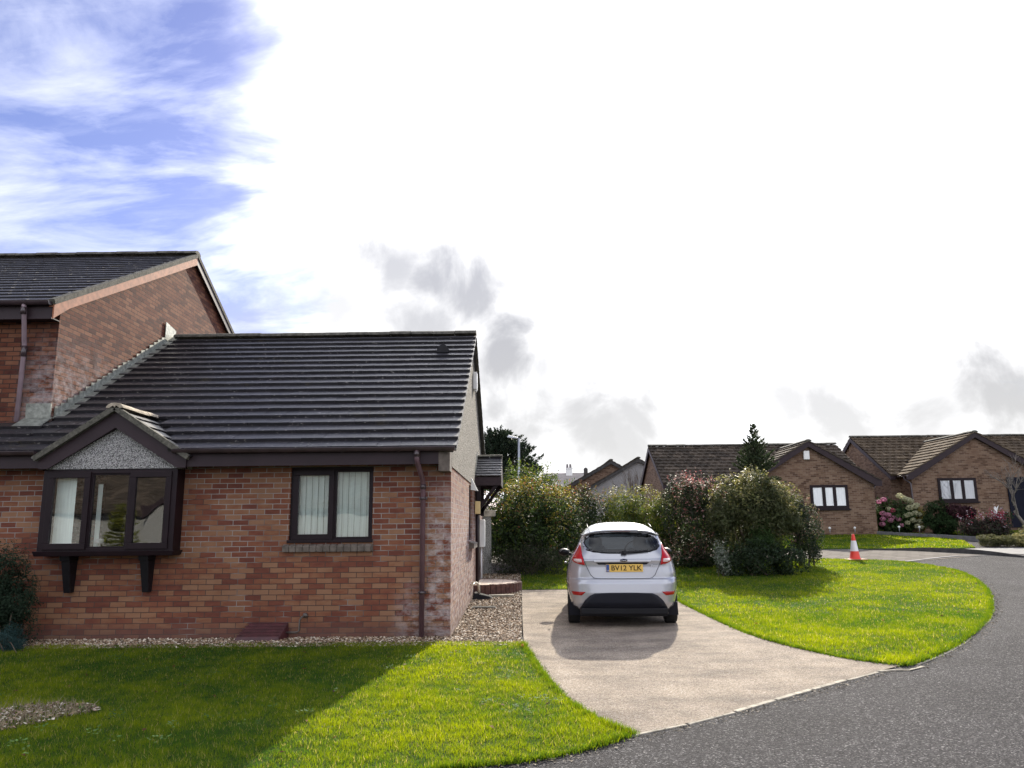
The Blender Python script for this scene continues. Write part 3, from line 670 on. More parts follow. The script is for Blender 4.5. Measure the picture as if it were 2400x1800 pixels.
for cx in (-6.42,-5.31):
    mb=MB();mb.hexa([(cx-.045,11.09,.66),(cx+.045,11.09,.66),(cx+.045,11.2,.66),(cx-.045,11.2,.66),(cx-.062,10.99,1.10),(cx+.062,10.99,1.10),(cx+.062,11.2,1.10),(cx-.062,11.2,1.10)])
    mb.hexa([(cx-.07,10.97,1.10),(cx+.07,10.97,1.10),(cx+.07,11.2,1.10),(cx-.07,11.2,1.10),(cx-.07,10.95,bz0),(cx+.07,10.95,bz0),(cx+.07,11.2,bz0),(cx-.07,11.2,bz0)]);mb.build('bracket',BLACK,bay,bevel=.008)
# little gable over the bay
ax,az=-5.80,3.20;ez=2.545;hw=1.02;gs=(az-ez)/hw
mb=MB();mb.prism([(-6.84,by-.015,2.385),(-4.80,by-.015,2.385),(-4.80,by-.015,2.47),(ax,by-.015,az-.06),(-6.84,by-.015,2.47)],(0,.26,0));mb.build('gable_panel',DASH,bay)
for s in (-1,1):
    mb=MB();y0=by-.10;o=[(ax,y0,az+.015),(ax+s*(hw+.03),y0,ez-.005),(ax+s*(hw+.03),y0,ez-.16),(ax+s*(hw-.10),y0,ez-.16),(ax,y0,az-.235)]
    mb.prism(o,(0,.026,0));mb.prism([(ax,y0+.026,az-.21),(ax,y0+.026,az-.235),(ax+s*hw,y0+.026,ez-.175),(ax+s*hw,y0+.026,ez-.15)],(0,.10,0));mb.build('bargeboard',FASCIA,bay)
mb=MB();bl=Vector((hw+.09,0,0)).length*sqrt(1+gs*gs)
for s in (-1,1):
    w=Vector((-s,0,gs)).normalized();P0=Vector((ax+s*(hw+.09),by-.16,ez-.03))
    if s>0: tiles(mb,P0,(0,1,0),w,1.75,bl,.26,.3,.026)
    else: tiles(mb,P0,(0,1,0),w,1.75,bl,.26,.3,.026)
br=mb.build('bay_roof',TILE,bay,fix=False)
for s in (-1,1):
    mb=MB();mb.bar((ax+s*(hw+.08),by-.13,ez-.02),(ax,by-.13,az+.045),.08,.075,(0,0,1));mb.build('bay_verge',VERGE,bay)
mb=MB();ridge(mb,(ax,by-.17,az+.06),(ax,11.98,az+.06),.10,.4);mb.build('bay_ridge',RIDGEL,bay)
# side wall pieces
mb=MB();c=FX1-.09;y0,y1,z0,z1=W2;mb.box(c,c+.05,y0,y1,z1-.07,z1);mb.box(c,c+.05,y0,y1,z0,z0+.07);mb.box(c,c+.05,y0,y0+.07,z0+.07,z1-.07);mb.box(c,c+.05,y1-.07,y1,z0+.07,z1-.07)
sw=mb.build('window',FRAME,B);mb=MB();mb.poly([(c+.02,y0+.07,z0+.07),(c+.02,y1-.07,z0+.07),(c+.02,y1-.07,z1-.07),(c+.02,y0+.07,z1-.07)]);mb.build('pane',GLASS,sw)
mb=MB();mb.poly([(c-.1,y0,z0),(c-.1,y1,z0),(c-.1,y1,z1),(c-.1,y0,z1)]);mb.build('blind',BLIND,sw)
mb=MB();mb.hexa([(FX1-.04,y0-.06,1.12),(FX1+.10,y0-.06,1.12),(FX1+.10,y1+.05,1.12),(FX1-.04,y1+.05,1.12),(FX1-.04,y0-.06,1.265),(FX1+.10,y0-.06,1.215),(FX1+.10,y1+.05,1.215),(FX1-.04,y1+.05,1.265)]);mb.build('window_sill',STONE,B,bevel=.005)
mb=MB();mb.box(FX1,FX1+.04,17.15,18.05,gz(17)+.05,2.25);mb.box(FX1+.04,FX1+.05,17.22,17.98,gz(17)+.1,2.18);mb.build('door',FRAME,B,bevel=.004)
mb=MB();mb.tube([(FX1+.05,16.85,.1),(FX1+.05,16.85,2.42)],.036,10);mb.build('drainpipe',FRAME,B)
mb=MB();mb.box(FX1,FX1+.13,18.45,18.86,1.06,1.70);mbx=mb.build('meter_cupboard',WHITE,B,bevel=.012)
mb=MB();mb.box(FX1+.131,FX1+.137,18.48,18.83,1.09,1.67);mb.build('cupboard_door',WHITE,mbx)
mb=MB();mb.tube([(FX1+.05,18.6,.15),(FX1+.05,18.6,1.06)],.022,8);mb.build('cable_duct',WHITE,B)
mb=MB();mb.box(FX1+.012,FX1+.10,16.05,16.3,4.40,4.78);mb.box(FX1+.03,FX1+.09,16.1,16.25,4.36,4.40);mb.build('alarm_box',WHITE,B,bevel=.015)
mb=MB();mb.hexa([(FX1,15.55,2.26),(FX1+.14,15.55,2.24),(FX1+.14,15.72,2.24),(FX1,15.72,2.26),(FX1,15.55,2.50),(FX1+.015,15.55,2.50),(FX1+.015,15.72,2.50),(FX1,15.72,2.50)]);mb.build('wall_vent',WHITE,B)
# porch canopy
mb=MB();px0,px1=FX1,-.45;py0,pyr=16.75,17.6;pz0,pzr=2.60,3.09
ww=Vector((0,pyr-py0,pzr-pz0));tiles(mb,(px0,py0,pz0),(1,0,0),ww,px1-px0+.02,ww.length,.125,.19,.016,.002)
w2=Vector((0,-(pyr-py0),pzr-pz0));tiles(mb,(px0,2*pyr-py0,pz0),(1,0,0),w2,px1-px0+.02,ww.length,.125,.3,.016,.002)
can=mb.build('porch_canopy',TILE,B,fix=False)
mb=MB();ridge(mb,(px0+.02,pyr,pzr+.03),(px1+.03,pyr,pzr+.03),.07,.28);mb.build('canopy_ridge',RIDGE,can)
mb=MB();mb.box(px0,px1-.02,py0+.02,py0+.05,pz0-.19,pz0-.01);mb.box(px0,px1-.02,2*pyr-py0-.05,2*pyr-py0-.02,pz0-.19,pz0-.01)
mb.prism([(px1-.02,py0+.02,pz0-.19),(px1-.02,2*pyr-py0-.02,pz0-.19),(px1-.02,2*pyr-py0-.02,pz0),(px1-.02,pyr,pzr-.02),(px1-.02,py0+.02,pz0)],(.03,0,0));mb.build('canopy_fascia',FASCIA,can)
for y in (py0+.10,2*pyr-py0-.10):
    mb=MB();mb.bar((FX1+.09,y,2.42),(FX1+.09,y,1.78),.08,.09,(0,1,0));mb.bar((FX1+.06,y,1.86),(px1-.08,y,pz0-.16),.07,.09,(0,1,0));mb.build('canopy_bracket',FRAME,can)
mb=MB();a=Vector((FX1+.02,py0+.02,pz0+.06));b=Vector((FX1+.02,pyr,pzr+.06));mb.bar(a,b,.012,.16);mb.build('canopy_flashing',LEAD,can)
mb=MB();mb.box(FX1+.02,FX1+.13,16.64,16.74,1.80,2.07);mb.build('porch_lamp',CREAM,B,bevel=.01)
# flashing where the roof meets the taller house
mb=MB();X=-7.385
nst=24
for i in range(nst):
    y0=11.95+(RY-11.95)*i/nst;y1=11.95+(RY-11.95)*(i+1)/nst+.03
    zA=EZ+SL*(y0-EY)+.02;zB=EZ+SL*(y1-EY)+.02;h=.12+random.uniform(-.015,.02)
    mb.hexa([(X,y0,zA),(X+.012,y0,zA),(X+.02,y1,zB),(X,y1,zB),(X,y0,zA+h+.07),(X+.006+random.uniform(0,.01),y0,zA+h+.07),(X+.012,y1,zB+h),(X,y1,zB+h)])
mb.prism([(X,11.9,EZ+SL*(11.9-EY)+.055),(X+.16,11.9,EZ+SL*(11.9-EY)+.055),(X+.16,RY,RZ+.055),(X,RY,RZ+.055)],(0,0,.006))
mb.hexa([(X,RY-.35,RZ-.1),(X+.014,RY-.35,RZ-.1),(X+.014,RY+.12,RZ),(X,RY+.12,RZ),(X,RY-.35,RZ+.30),(X+.014,RY-.35,RZ+.30),(X+.014,RY+.12,RZ+.22),(X,RY+.12,RZ+.22)])
mb.hexa([(-7.78,11.865,3.24),(X,11.865,3.24),(X,11.878,3.24),(-7.78,11.878,3.24),(-7.78,11.85,3.5),(X,11.85,3.5),(X,11.878,3.5),(-7.78,11.878,3.5)])
mb.hexa([(-7.8,11.6,3.10),(X+.02,11.6,3.10),(X+.02,11.87,3.26),(-7.8,11.87,3.26),(-7.8,11.6,3.115),(X+.02,11.6,3.115),(X+.02,11.87,3.275),(-7.8,11.87,3.275)])
mb.build('flashing',LEAD,B)

# ------------------------------------------------------------------ THE TALLER HOUSE
T=thing('brick_house','taller red brick house with orange bargeboard rising behind the bungalow roof','house',(-7.4,11.88,0))
TX,TY=-7.4,11.88;TRY,TRZ=16.6,7.66;TEY,TEZ=11.55,5.06;TS=(TRZ-TEZ)/(TRY-TEY)
W3=(-9.6,-8.62,3.55,4.72)
mb=MB();wall(mb,'y',TY,-16,TX,-.1,5.06,[W3],.1)
mb.poly([(TX,TY,-.1),(TX,2*TRY-TY,-.1),(TX,2*TRY-TY,TEZ+TS*(TY-TEY)),(TX,TRY,TRZ-.03),(TX,TY,TEZ+TS*(TY-TEY))])
mb.poly([(-16,2*TRY-TY,-.1),(TX,2*TRY-TY,-.1),(TX,2*TRY-TY,5.2),(-16,2*TRY-TY,5.2)]);mb.poly([(-16,TY,-.1),(-16,2*TRY-TY,-.1),(-16,2*TRY-TY,5.2),(-16,TY,5.2)]);mb.build('wall',BRICK2,T,fix=False)
mb=MB();w=Vector((0,TRY-TEY,TRZ-TEZ));tiles(mb,(-16,TEY,TEZ),(1,0,0),w,16+TX+.10,w.length,.30,.33,.03)
w2=Vector((0,-(TRY-TEY),TRZ-TEZ));tiles(mb,(-16,2*TRY-TEY,TEZ),(1,0,0),w2,16+TX+.10,w.length,.30,1.2,.03)
mb.prism([(-16,TEY+.03,TEZ),(TX+.06,TEY+.03,TEZ),(TX+.06,TRY,TRZ),(-16,TRY,TRZ)],(0,0,-.03));mb.prism([(-16,2*TRY-TEY-.03,TEZ),(TX+.06,2*TRY-TEY-.03,TEZ),(TX+.06,TRY,TRZ),(-16,TRY,TRZ)],(0,0,-.03))
tr=mb.build('roof',TILE,T,fix=False)
mb=MB();ridge(mb,(-16,TRY,TRZ+.05),(TX+.10,TRY,TRZ+.05),.12);mb.build('ridge',RIDGE,tr)
for s in (1,-1):
    mb=MB();mb.bar((TX+.055,TRY-s*(TRY-TEY),TEZ+.005),(TX+.055,TRY,TRZ+.005),.10,.085);mb.build('verge',VERGE,tr)
for s,mt in ((1,ORANGE),(-1,FASCIA)):
    mb=MB();y0=TRY-s*(TRY-TEY-.02)
    mb.prism([(TX+.065,y0,TEZ-.03),(TX+.065,TRY,TRZ-.04),(TX+.065,TRY,TRZ-.215),(TX+.065,TRY-s*(TRY-TEY-.42),TEZ+.015),(TX+.065,y0,TEZ-.26)],(.024,0,0))
    mb.prism([(TX,y0,TEZ-.05),(TX,TRY,TRZ-.06),(TX,TRY,TRZ-.08),(TX,y0,TEZ-.07)],(.065,0,0));mb.build('bargeboard',mt,T)
mb=MB();mb.box(-16,TX+.05,TEY+.03,TEY+.055,4.80,5.03);mb.box(-16,TX,TEY+.055,TY,4.83,4.845);mb.build('fascia',FASCIA,T)
mb=MB();gutter(mb,(-16,TEY-.05,5.07),(TX+.06,TEY-.05,5.06),.06);mb.build('gutter',GUTTER,T)
mb=MB();mb.tube([(-7.75,TEY-.05,5.02),(-7.75,TEY-.03,4.90),(-7.76,TEY,4.82),(-7.86,11.76,4.50),(-7.87,11.8,4.40),(-7.87,11.8,3.20)],.036,10);dp=mb.build('downpipe',PIPEL,T)
mb=MB();mb.tube([(-7.87,11.8,4.24),(-7.87,11.8,4.42)],.043,10);mb.build('pipe_collar',GUTTER,dp);mb=MB();mb.tube([(-7.75,TEY-.045,4.86),(-7.75,TEY-.05,4.97)],.043,10);mb.build('pipe_collar',GUTTER,dp)
mb=MB();x0,x1,z0,z1=W3;pane_unit(mb,'y',TY+.03,x0,x1,z0,z1,.07,.06);tw=mb.build('window',FRAME,T);mb=MB();mb.poly([(x0,TY+.05,z0),(x1,TY+.05,z0),(x1,TY+.05,z1),(x0,TY+.05,z1)]);mb.build('pane',GLASS,tw)
mb=MB();dz=5.75   # small front dormer gable at the eave
for s in (-1,1):
    w=Vector((-s*1.1,0,.66));tiles(mb,(-9.95+s*1.1,TEY-.1,TEZ+.06),(0,1,0),w,1.6,w.length,.27,.3,.026)
mb.build('dormer_roof',TILE,T,fix=False)
mb=MB();mb.prism([(-10.95,TEY-.04,TEZ),(-8.95,TEY-.04,TEZ),(-9.95,TEY-.04,TEZ+.62)],(0,1.4,0));mb.build('dormer_gable',DASH,T)

# ------------------------------------------------------------------ FAR HOUSES
def far_window(parent,axis_y,x0,x1,z0,z1,n=3):
    mb=MB();Y=axis_y-.05;mb.box(x0,x1,Y,Y+.045,z0,z0+.13);mb.box(x0,x1,Y,Y+.045,z1-.11,z1);k=[x0+.0]
    mb.box(x0,x0+.11,Y,Y+.045,z0+.13,z1-.11);mb.box(x1-.11,x1,Y,Y+.045,z0+.13,z1-.11)
    w=(x1-x0-.22)/n
    for i in range(1,n): mb.box(x0+.11+w*i-.07,x0+.11+w*i+.07,Y+.004,Y+.045,z0+.13,z1-.11)
    mb.box(x0-.06,x1+.06,Y-.05,Y+.05,z0-.06,z0)
    f=mb.build('window',FRAME,parent)
    mb=MB();mb.poly([(x0+.05,Y+.02,z0+.05),(x1-.05,Y+.02,z0+.05),(x1-.05,Y+.02,z1-.05),(x0+.05,Y+.02,z1-.05)]);mb.build('pane',GLASS,f)
    mb=MB();x=x0+.04
    while x<x1-.04:
        mb.poly([(x,Y+.032,z0+.05),(x+.03,Y+.040,z0+.05),(x+.03,Y+.040,z1-.05),(x,Y+.032,z1-.05)]);mb.poly([(x+.03,Y+.040,z0+.05),(x+.06,Y+.032,z0+.05),(x+.06,Y+.032,z1-.05),(x+.03,Y+.040,z1-.05)]);x+=.06
    mb.build('curtain',NET,f,fix=False);return f
def cross_house(root,XL,XR,Yw,Yr,ze,zr,gxc,ghw,gy,gez,gzr,bmat,tmat,zb,gable_only_left=True):
    """main range with ridge along x (front wall Yw, ridge Yr) and a front gable centred gxc, half width ghw, wall plane gy"""
    s=(zr-ze)/(Yr-Yw+.3);Yb=2*Yr-Yw
    mb=MB();mb.poly([(XL,Yw,zb),(XR,Yw,zb),(XR,Yw,ze),(XL,Yw,ze)])
    for X in (XL,XR): mb.poly([(X,Yw,zb),(X,Yb,zb),(X,Yb,ze+.3*s),(X,Yr,zr-.04),(X,Yw,ze+.3*s)])
    mb.poly([(XL,Yb,zb),(XR,Yb,zb),(XR,Yb,ze+.2),(XL,Yb,ze+.2)])
    gs=(gzr-gez)/(ghw+.28)
    mb.poly([(gxc-ghw,gy,zb),(gxc+ghw,gy,zb),(gxc+ghw,gy,gez+.28*gs-.04),(gxc,gy,gzr-.04),(gxc-ghw,gy,gez+.28*gs-.04)])
    for q in (-1,1): mb.poly([(gxc+q*ghw,gy,zb),(gxc+q*ghw,Yw+2,zb),(gxc+q*ghw,Yw+2,gez+.28*gs-.04),(gxc+q*ghw,gy,gez+.28*gs-.04)])
    mb.build('wall',bmat,root,fix=False)
    mb=MB();w=Vector((0,Yr-Yw+.3,zr-ze));tiles(mb,(XL-.12,Yw-.3,ze),(1,0,0),w,XR-XL+.24,w.length,.34,.33,.055,.006,profile=True)
    w2=Vector((0,-(Yr-Yw+.3),zr-ze));tiles(mb,(XL-.12,Yb+.3,ze),(1,0,0),w2,XR-XL+.24,w.length,.34,1.2,.03)
    mb.prism([(XL-.1,Yw-.28,ze+.0),(XR+.1,Yw-.28,ze),(XR+.1,Yr,zr),(XL-.1,Yr,zr)],(0,0,-.04));mb.prism([(XL-.1,Yb+.28,ze+.0),(XR+.1,Yb+.28,ze),(XR+.1,Yr,zr),(XL-.1,Yr,zr)],(0,0,-.04))
    rf=mb.build('roof',tmat,root,fix=False)
    ylen=(gzr-ze)/s+ (Yw-.3)-(gy-.2)
    mb=MB()
    for q in (-1,1):
        w=Vector((-q*(ghw+.28),0,gzr-gez));tiles(mb,(gxc+q*(ghw+.28),gy-.2,gez),(0,1,0),w,ylen,w.length,.34,.34,.05,.005)
    mb.prism([(gxc-ghw-.26,gy-.15,gez),(gxc,gy-.15,gzr),(gxc+ghw+.26,gy-.15,gez),(gxc+ghw+.1,gy-.15,gez-.04),(gxc,gy-.15,gzr-.05),(gxc-ghw-.1,gy-.15,gez-.04)],(0,ylen-.2,0))
    mb.build('gable_roof',tmat,root,fix=False)
    mb=MB();ridge(mb,(XL-.12,Yr,zr+.05),(XR+.12,Yr,zr+.05),.12,.45);mb.build('ridge',RIDGE,rf);mb=MB();ridge(mb,(gxc,gy-.2,gzr+.015),(gxc,gy-.2+ylen,gzr+.015),.12,.45);mb.build('ridge',RIDGE,rf)
    for q in (-1,1):
        mb=MB();mb.prism([(gxc,gy-.17,gzr+.01),(gxc+q*(ghw+.30),gy-.17,gez),(gxc+q*(ghw+.30),gy-.17,gez-.22),(gxc+q*(ghw+.05),gy-.17,gez-.22),(gxc,gy-.17,gzr-.24)],(0,.03,0))
        mb.prism([(gxc,gy-.14,gzr-.22),(gxc,gy-.14,gzr-.24),(gxc+q*(ghw+.2),gy-.14,gez-.16),(gxc+q*(ghw+.2),gy-.14,gez-.12)],(0,.14,0));mb.build('bargeboard',FASCIA,root)
    for X,d in ((XL,-1),(XR,1)):
        for q in (1,-1):
            mb=MB();ye=Yr-q*(Yr-Yw+.3);mb.prism([(X+d*.09,ye,ze-.01),(X+d*.09,Yr,zr-.01),(X+d*.09,Yr,zr-.22),(X+d*.09,ye,ze-.2)],(d*.03,0,0));mb.prism([(X,ye,ze-.1),(X,Yr,zr-.1),(X,Yr,zr-.12),(X,ye,ze-.12)],(d*.09,0,0));mb.build('bargeboard',FASCIA,root)
    for q0,q1 in ((XL-.1,gxc-ghw-.3),(gxc+ghw+.3,XR+.1)):
        if q1-q0>.15: mb=MB();mb.box(q0,q1,Yw-.28,Yw-.25,ze-.2,ze-.02);mb.build('fascia',FASCIA,root)
    return rf
A=thing('brick_bungalow','far tan brick bungalow with white alarm box high on its gable','bungalow',(12.4,33.5,1.05))
cross_house(A,6.26,15.05,34.0,37.2,3.30,5.28,12.42,2.72,33.5,3.33,5.07,TANB,TILEG,.9)
far_window(A,33.5,12.40,14.0,2.17,3.18)
mb=MB();mb.box(12.22,12.47,33.40,33.5,4.28,4.66);mb.build('alarm_box',WHITE,A,bevel=.02)
mb=MB();gutter(mb,(15.44,33.4,3.30),(15.44,34.4,3.28),.06);mb.tube([(15.35,33.75,3.2),(15.2,33.75,3.0),(15.18,33.75,1.0)],.04,8);mb.build('downpipe',GUTTER,A)
Bh=thing('brick_bungalow','right hand tan brick bungalow with navy door and brown valley roof','bungalow',(20.6,35.2,1.2))
cross_house(Bh,17.2,28.5,36.3,40.0,3.72,5.92,20.62,2.98,35.2,3.68,5.58,TANB,TILEF,1.0)
far_window(Bh,35.2,18.78,20.5,2.46,3.52)
mb=MB();mb.box(21.88,23.2,35.14,35.19,1.30,3.53);mb.build('door',NAVY,Bh);
mb=MB();mb.tube([(17.36,35.3,3.62),(17.36,35.3,3.5),(17.55,35.14,3.3),(17.58,35.13,1.2)],.04,8);gutter(mb,(17.36,35.0,3.66),(17.36,36.2,3.66),.06);mb.build('downpipe',GUTTER,Bh)
# valley line
mb=MB();mb.bar((17.75,36.2,3.86),(20.0,39.4,5.55),.16,.05);mb.build('valley',BLACK,Bh)
# two gabled houses behind the hedge
def gable_house(label,xc,hw,Y,ze,zr,depth,bmat,tmat,ov=.25):
    r=thing('gabled_house',label,'house',(xc,Y,gz(Y)));zb=gz(Y)-.1;s=(zr-ze)/(hw+ov)
    mb=MB()
    for y in (Y,Y+depth): mb.poly([(xc-hw,y,zb),(xc+hw,y,zb),(xc+hw,y,ze+ov*s-.03),(xc,y,zr-.03),(xc-hw,y,ze+ov*s-.03)])
    for q in (-1,1): mb.poly([(xc+q*hw,Y,zb),(xc+q*hw,Y+depth,zb),(xc+q*hw,Y+depth,ze+ov*s-.03),(xc+q*hw,Y,ze+ov*s-.03)])
    mb.build('wall',bmat,r,fix=False);mb=MB()
    for q in (-1,1):
        w=Vector((-q*(hw+ov),0,zr-ze));tiles(mb,(xc+q*(hw+ov),Y-.2,ze),(0,1,0),w,depth+.4,w.length,.34,.4,.03,.006)
    rf=mb.build('roof',tmat,r,fix=False);mb=MB();ridge(mb,(xc,Y-.2,zr+.04),(xc,Y+depth+.2,zr+.04),.12);mb.build('ridge',RIDGE,rf)
    for q in (-1,1):
        mb=MB();mb.prism([(xc,Y-.17,zr),(xc+q*(hw+ov),Y-.17,ze),(xc+q*(hw+ov),Y-.17,ze-.2),(xc,Y-.17,zr-.22)],(0,.03,0));mb.build('bargeboard',KERBD,r)
    return r
gable_house('far house with tan brick gable peeping above the hedge, behind the grey gable',5.80,3.0,50,3.9,5.72,9,TANB,TILEG)
gable_house('far house with plain grey rendered gable end above the hedge',7.26,3.0,48,3.85,5.66,9,RENDERF,TILEG)
D=thing('cottage','distant house with pale roof and white chimney stack','house',(6.5,85,gz(85)))
mb=MB();mb.box(2.6,9.4,85,92,1.2,5.2);mb.build('wall',RENDERF,D)
mb=MB();mb.prism([(2.4,84.6,5.0),(2.4,88.5,7.62),(2.4,92.4,5.0)],(7.2,0,0));mb.build('roof',plain('pale_slate',(.30,.27,.25),.8,.2,2),D)
mb=MB();mb.box(5.10,5.80,88.0,89.0,7.2,8.05);mb.box(5.05,5.85,87.95,89.05,8.05,8.15)
ch=mb.build('chimney',WHITE,D);mb=MB()
for x in (5.27,5.62): mb.lathe([(.13,8.15),(.15,8.25),(.11,8.6),(.13,8.62)],10,(x,88.5,0))
mb.build('chimney_pot',plain('grey_pot',(.22,.2,.2),.8),ch)
mb=MB();mb.tube([(5.0,60,1.4),(5.0,60,5.2)],.06,8);mb.lathe([(.06,5.2),(.15,5.22),(.16,5.95),(.06,6.05)],10,(5.0,60,0));tag(mb.build('flue_pipe',KERBD),'thin dark flue pipe left of the far gables','flue')
# house across the road, seen as reflection in the bay window
H2=thing('bungalow','dark roofed bungalow with pale gable reflected in the bay window','bungalow',(-18,-15,0),rz=0)
mb=MB();mb.box(-30,-7,-22,-15.2,-.1,2.5);mb.prism([(-17.6,-14.4,-.1),(-11.6,-14.4,-.1),(-11.6,-14.4,2.4),(-14.6,-14.4,3.9),(-17.6,-14.4,2.4)],(0,-1.0,0));mb.build('wall',RENDER,H2)
mb=MB();w=Vector((0,-3.6,2.6));tiles(mb,(-30,-14.8,2.4),(1,0,0),w,23,w.length,.3,.6,.03);mb.prism([(-30,-14.8,2.4),(-7,-14.8,2.4),(-7,-18.4,5.0),(-30,-18.4,5.0)],(0,0,-.05));mb.build('roof',TILEG,H2,fix=False)
mb=MB()
for q in (-1,1): mb.prism([(-14.6,-14.2,4.25),(-14.6+q*3.3,-14.2,2.55),(-14.6+q*3.3,-14.2,2.2),(-14.6,-14.2,3.9)],(0,-.4,0))
mb.build('bargeboard',FASCIA,H2)

# ------------------------------------------------------------------ small things by the house
S=thing('doorstep','round brick doorstep with pale paved top at the side door','step',(-1.02,17.4,gz(17.4)))
zt=.345;cx,cy=-1.015,17.4;rr=1.0
mb=MB();N=26
for k in range(N):
    a0=-pi/2+pi*k/N;a1=-pi/2+pi*(k+1)/N-.012;P=[]
    for z in (.0,zt+random.uniform(-.006,.006)):
        for r_,a in ((rr-.11,a0),(rr,a0),(rr,a1),(rr-.11,a1)): P.append((cx+r_*cos(a),cy+r_*sin(a),z))
    mb.hexa(P)
mb.build('brick_edging',plain('dark_step_brick',(.10,.045,.035),.85,.5,14,bmp=.4),S,bevel=.004)
mb=MB();mb.prism([(cx+(rr-.112)*cos(-pi/2+pi*k/30),cy+(rr-.112)*sin(-pi/2+pi*k/30),.02) for k in range(31)],(0,0,zt-.022))
m_,nt_,b_=newmat('pink_slab');v_=poswd(nt_);br_=nd(nt_,'ShaderNodeTexBrick',offset=.0,i_Vector=v_,i_Color1=(.50,.38,.30,1),i_Color2=(.55,.45,.38,1),i_Mortar=(.35,.27,.22,1),i_Scale=1,i_Mortar_Size=.008,i_Brick_Width=.22,i_Row_Height=.22)
setc(nt_,b_,br_.outputs['Color']);b_.inputs['Roughness'].default_value=.8
mb.build('paved_top',m_,S)
mb=MB();mb.hexa([(-3.97,10.93,.0),(-3.35,10.93,.0),(-3.28,11.19,.0),(-3.88,11.19,.0),(-3.95,10.95,.06),(-3.36,10.95,.06),(-3.29,11.18,.235),(-3.83,11.18,.235)])
GM=thing('gas_meter_box','sloping maroon gas meter lid on the gravel against the brick wall','meter box',(-3.62,11.05,0))
mb.build('lid',MAROON,GM,bevel=.012)
mb=MB()
for k in range(5):
    t=k/5+.1;mb.bar((-3.95+.1*t,10.95+.23*t,.066+.175*t),(-3.36+.06*t,10.95+.23*t,.066+.175*t),.012,.012)
mb.build('ribs',MAROON,GM)
mb=MB();mb.tube([(-3.33,11.12,.10),(-3.16,11.12,.10),(-3.12,11.12,.12),(-3.12,11.12,.26),(-3.10,11.13,.30),(-3.06,11.2,.32)],.013,8);mb.lathe([(.0,0),(.032,.004),(.038,.03),(.02,.05)],10,(-3.06,11.15,.32),'y');mb.build('gas_pipe',COPPER,GM)
G2=thing('drain_gully','black plastic gully hood under the cream waste pipe','drain',(-.95,15.95,.12))
mb=MB();mb.hexa([(-1.0,15.75,.1),(-.58,15.8,.1),(-.58,16.15,.1),(-1.0,16.2,.1),(-.97,15.80,.235),(-.66,15.85,.16),(-.66,16.10,.16),(-.97,16.16,.235)]);mb.build('hood',plain('matt_black',(.02,.02,.022),.9,.3,5,spec=.1),G2,bevel=.01)
mb=MB();mb.tube([(-1.02,15.3,.43),(-.96,15.3,.43),(-.96,15.72,.43)],.012,8);mb.tube([(-1.02,15.82,.42),(-.93,15.85,.42),(-.90,15.9,.40),(-.88,15.92,.34),(-.88,15.93,.2)],.027,10);mb.build('waste_pipe',plain('cream_pipe',(.5,.44,.34),.5),G2)
mb=MB();mb.box(-.93,-.50,14.45,14.72,.03,.085);mb.box(-.89,-.54,14.49,14.68,.085,.092);tag(mb.build('drain_cover',plain('grey_cover',(.07,.065,.06),.95,spec=.1),bevel=.006),'small raised grey drain cover lying in the side gravel','drain cover')
mb=MB();mb.box(-.70,-.18,16.15,16.30,.1,.165);tag(mb.build('edging_stone',CONC,bevel=.01),'pale edging stone in front of the round doorstep','stone')
PR=thing('gate_pier','grey rendered pier with pale cap behind the meter cupboard','pier',(-.9,20.6,gz(20.6)))
mb=MB();mb.box(-1.015,-.82,20.42,20.9,.2,1.80);mb.build('shaft',RENDER,PR);mb=MB();mb.box(-1.03,-.70,20.38,20.95,1.80,1.96);mb.build('cap',CONC,PR,bevel=.01)
# street lamp
L=thing('street_lamp','grey street lamp standing in front of the dark conifer','street lamp',(-.13,40,gz(40)))
mb=MB();mb.tube([(-.13,40,gz(40)),(-.13,40,3.2),(-.11,40,6.12)],[.085,.075,.05],10);mb.build('column',STEEL,L)
mb=MB();mb.hexa([(-.72,39.9,6.14),(-.18,39.94,6.07),(-.18,40.06,6.07),(-.72,40.1,6.14),(-.66,39.93,6.28),(-.14,39.96,6.15),(-.14,40.04,6.15),(-.66,40.07,6.28)]);mb.build('lantern',plain('pale_lantern',(.55,.57,.6),.4),L,bevel=.03)
# cone
K=thing('traffic_cone','orange traffic cone with white sleeve at the lawn edge','cone',(9.68,23.05,gz(23.05)))
CO=plain('orange_plastic',(.75,.045,.022),.45,.08,4);CW=plain('white_sleeve',(.78,.74,.76),.4,.06,6)
kc=(9.68,23.05,gz(23.05)+.012);H=.74
def rad(h): return .152-.115*(h/H)
mb=MB();mb.box(kc[0]-.27,kc[0]+.27,kc[1]-.27,kc[1]+.27,kc[2],kc[2]+.035);mb.build('base',plain('ochre_base',(.28,.15,.05),.7,.3,6),K,bevel=.012)
mb=MB();mb.lathe([(rad(0)+.025,.035),(rad(.05),.06),(rad(.26),.26)],24,kc);mb.build('body',CO,K);mb=MB();mb.lathe([(rad(.55),.55),(rad(.72),.72),(.028,.745),(.0,.745)],24,kc);mb.build('tip',CO,K)
mb=MB();mb.lathe([(rad(.26)+.002,.255),(rad(.55)+.002,.555)],24,kc);mb.build('sleeve',CW,K)

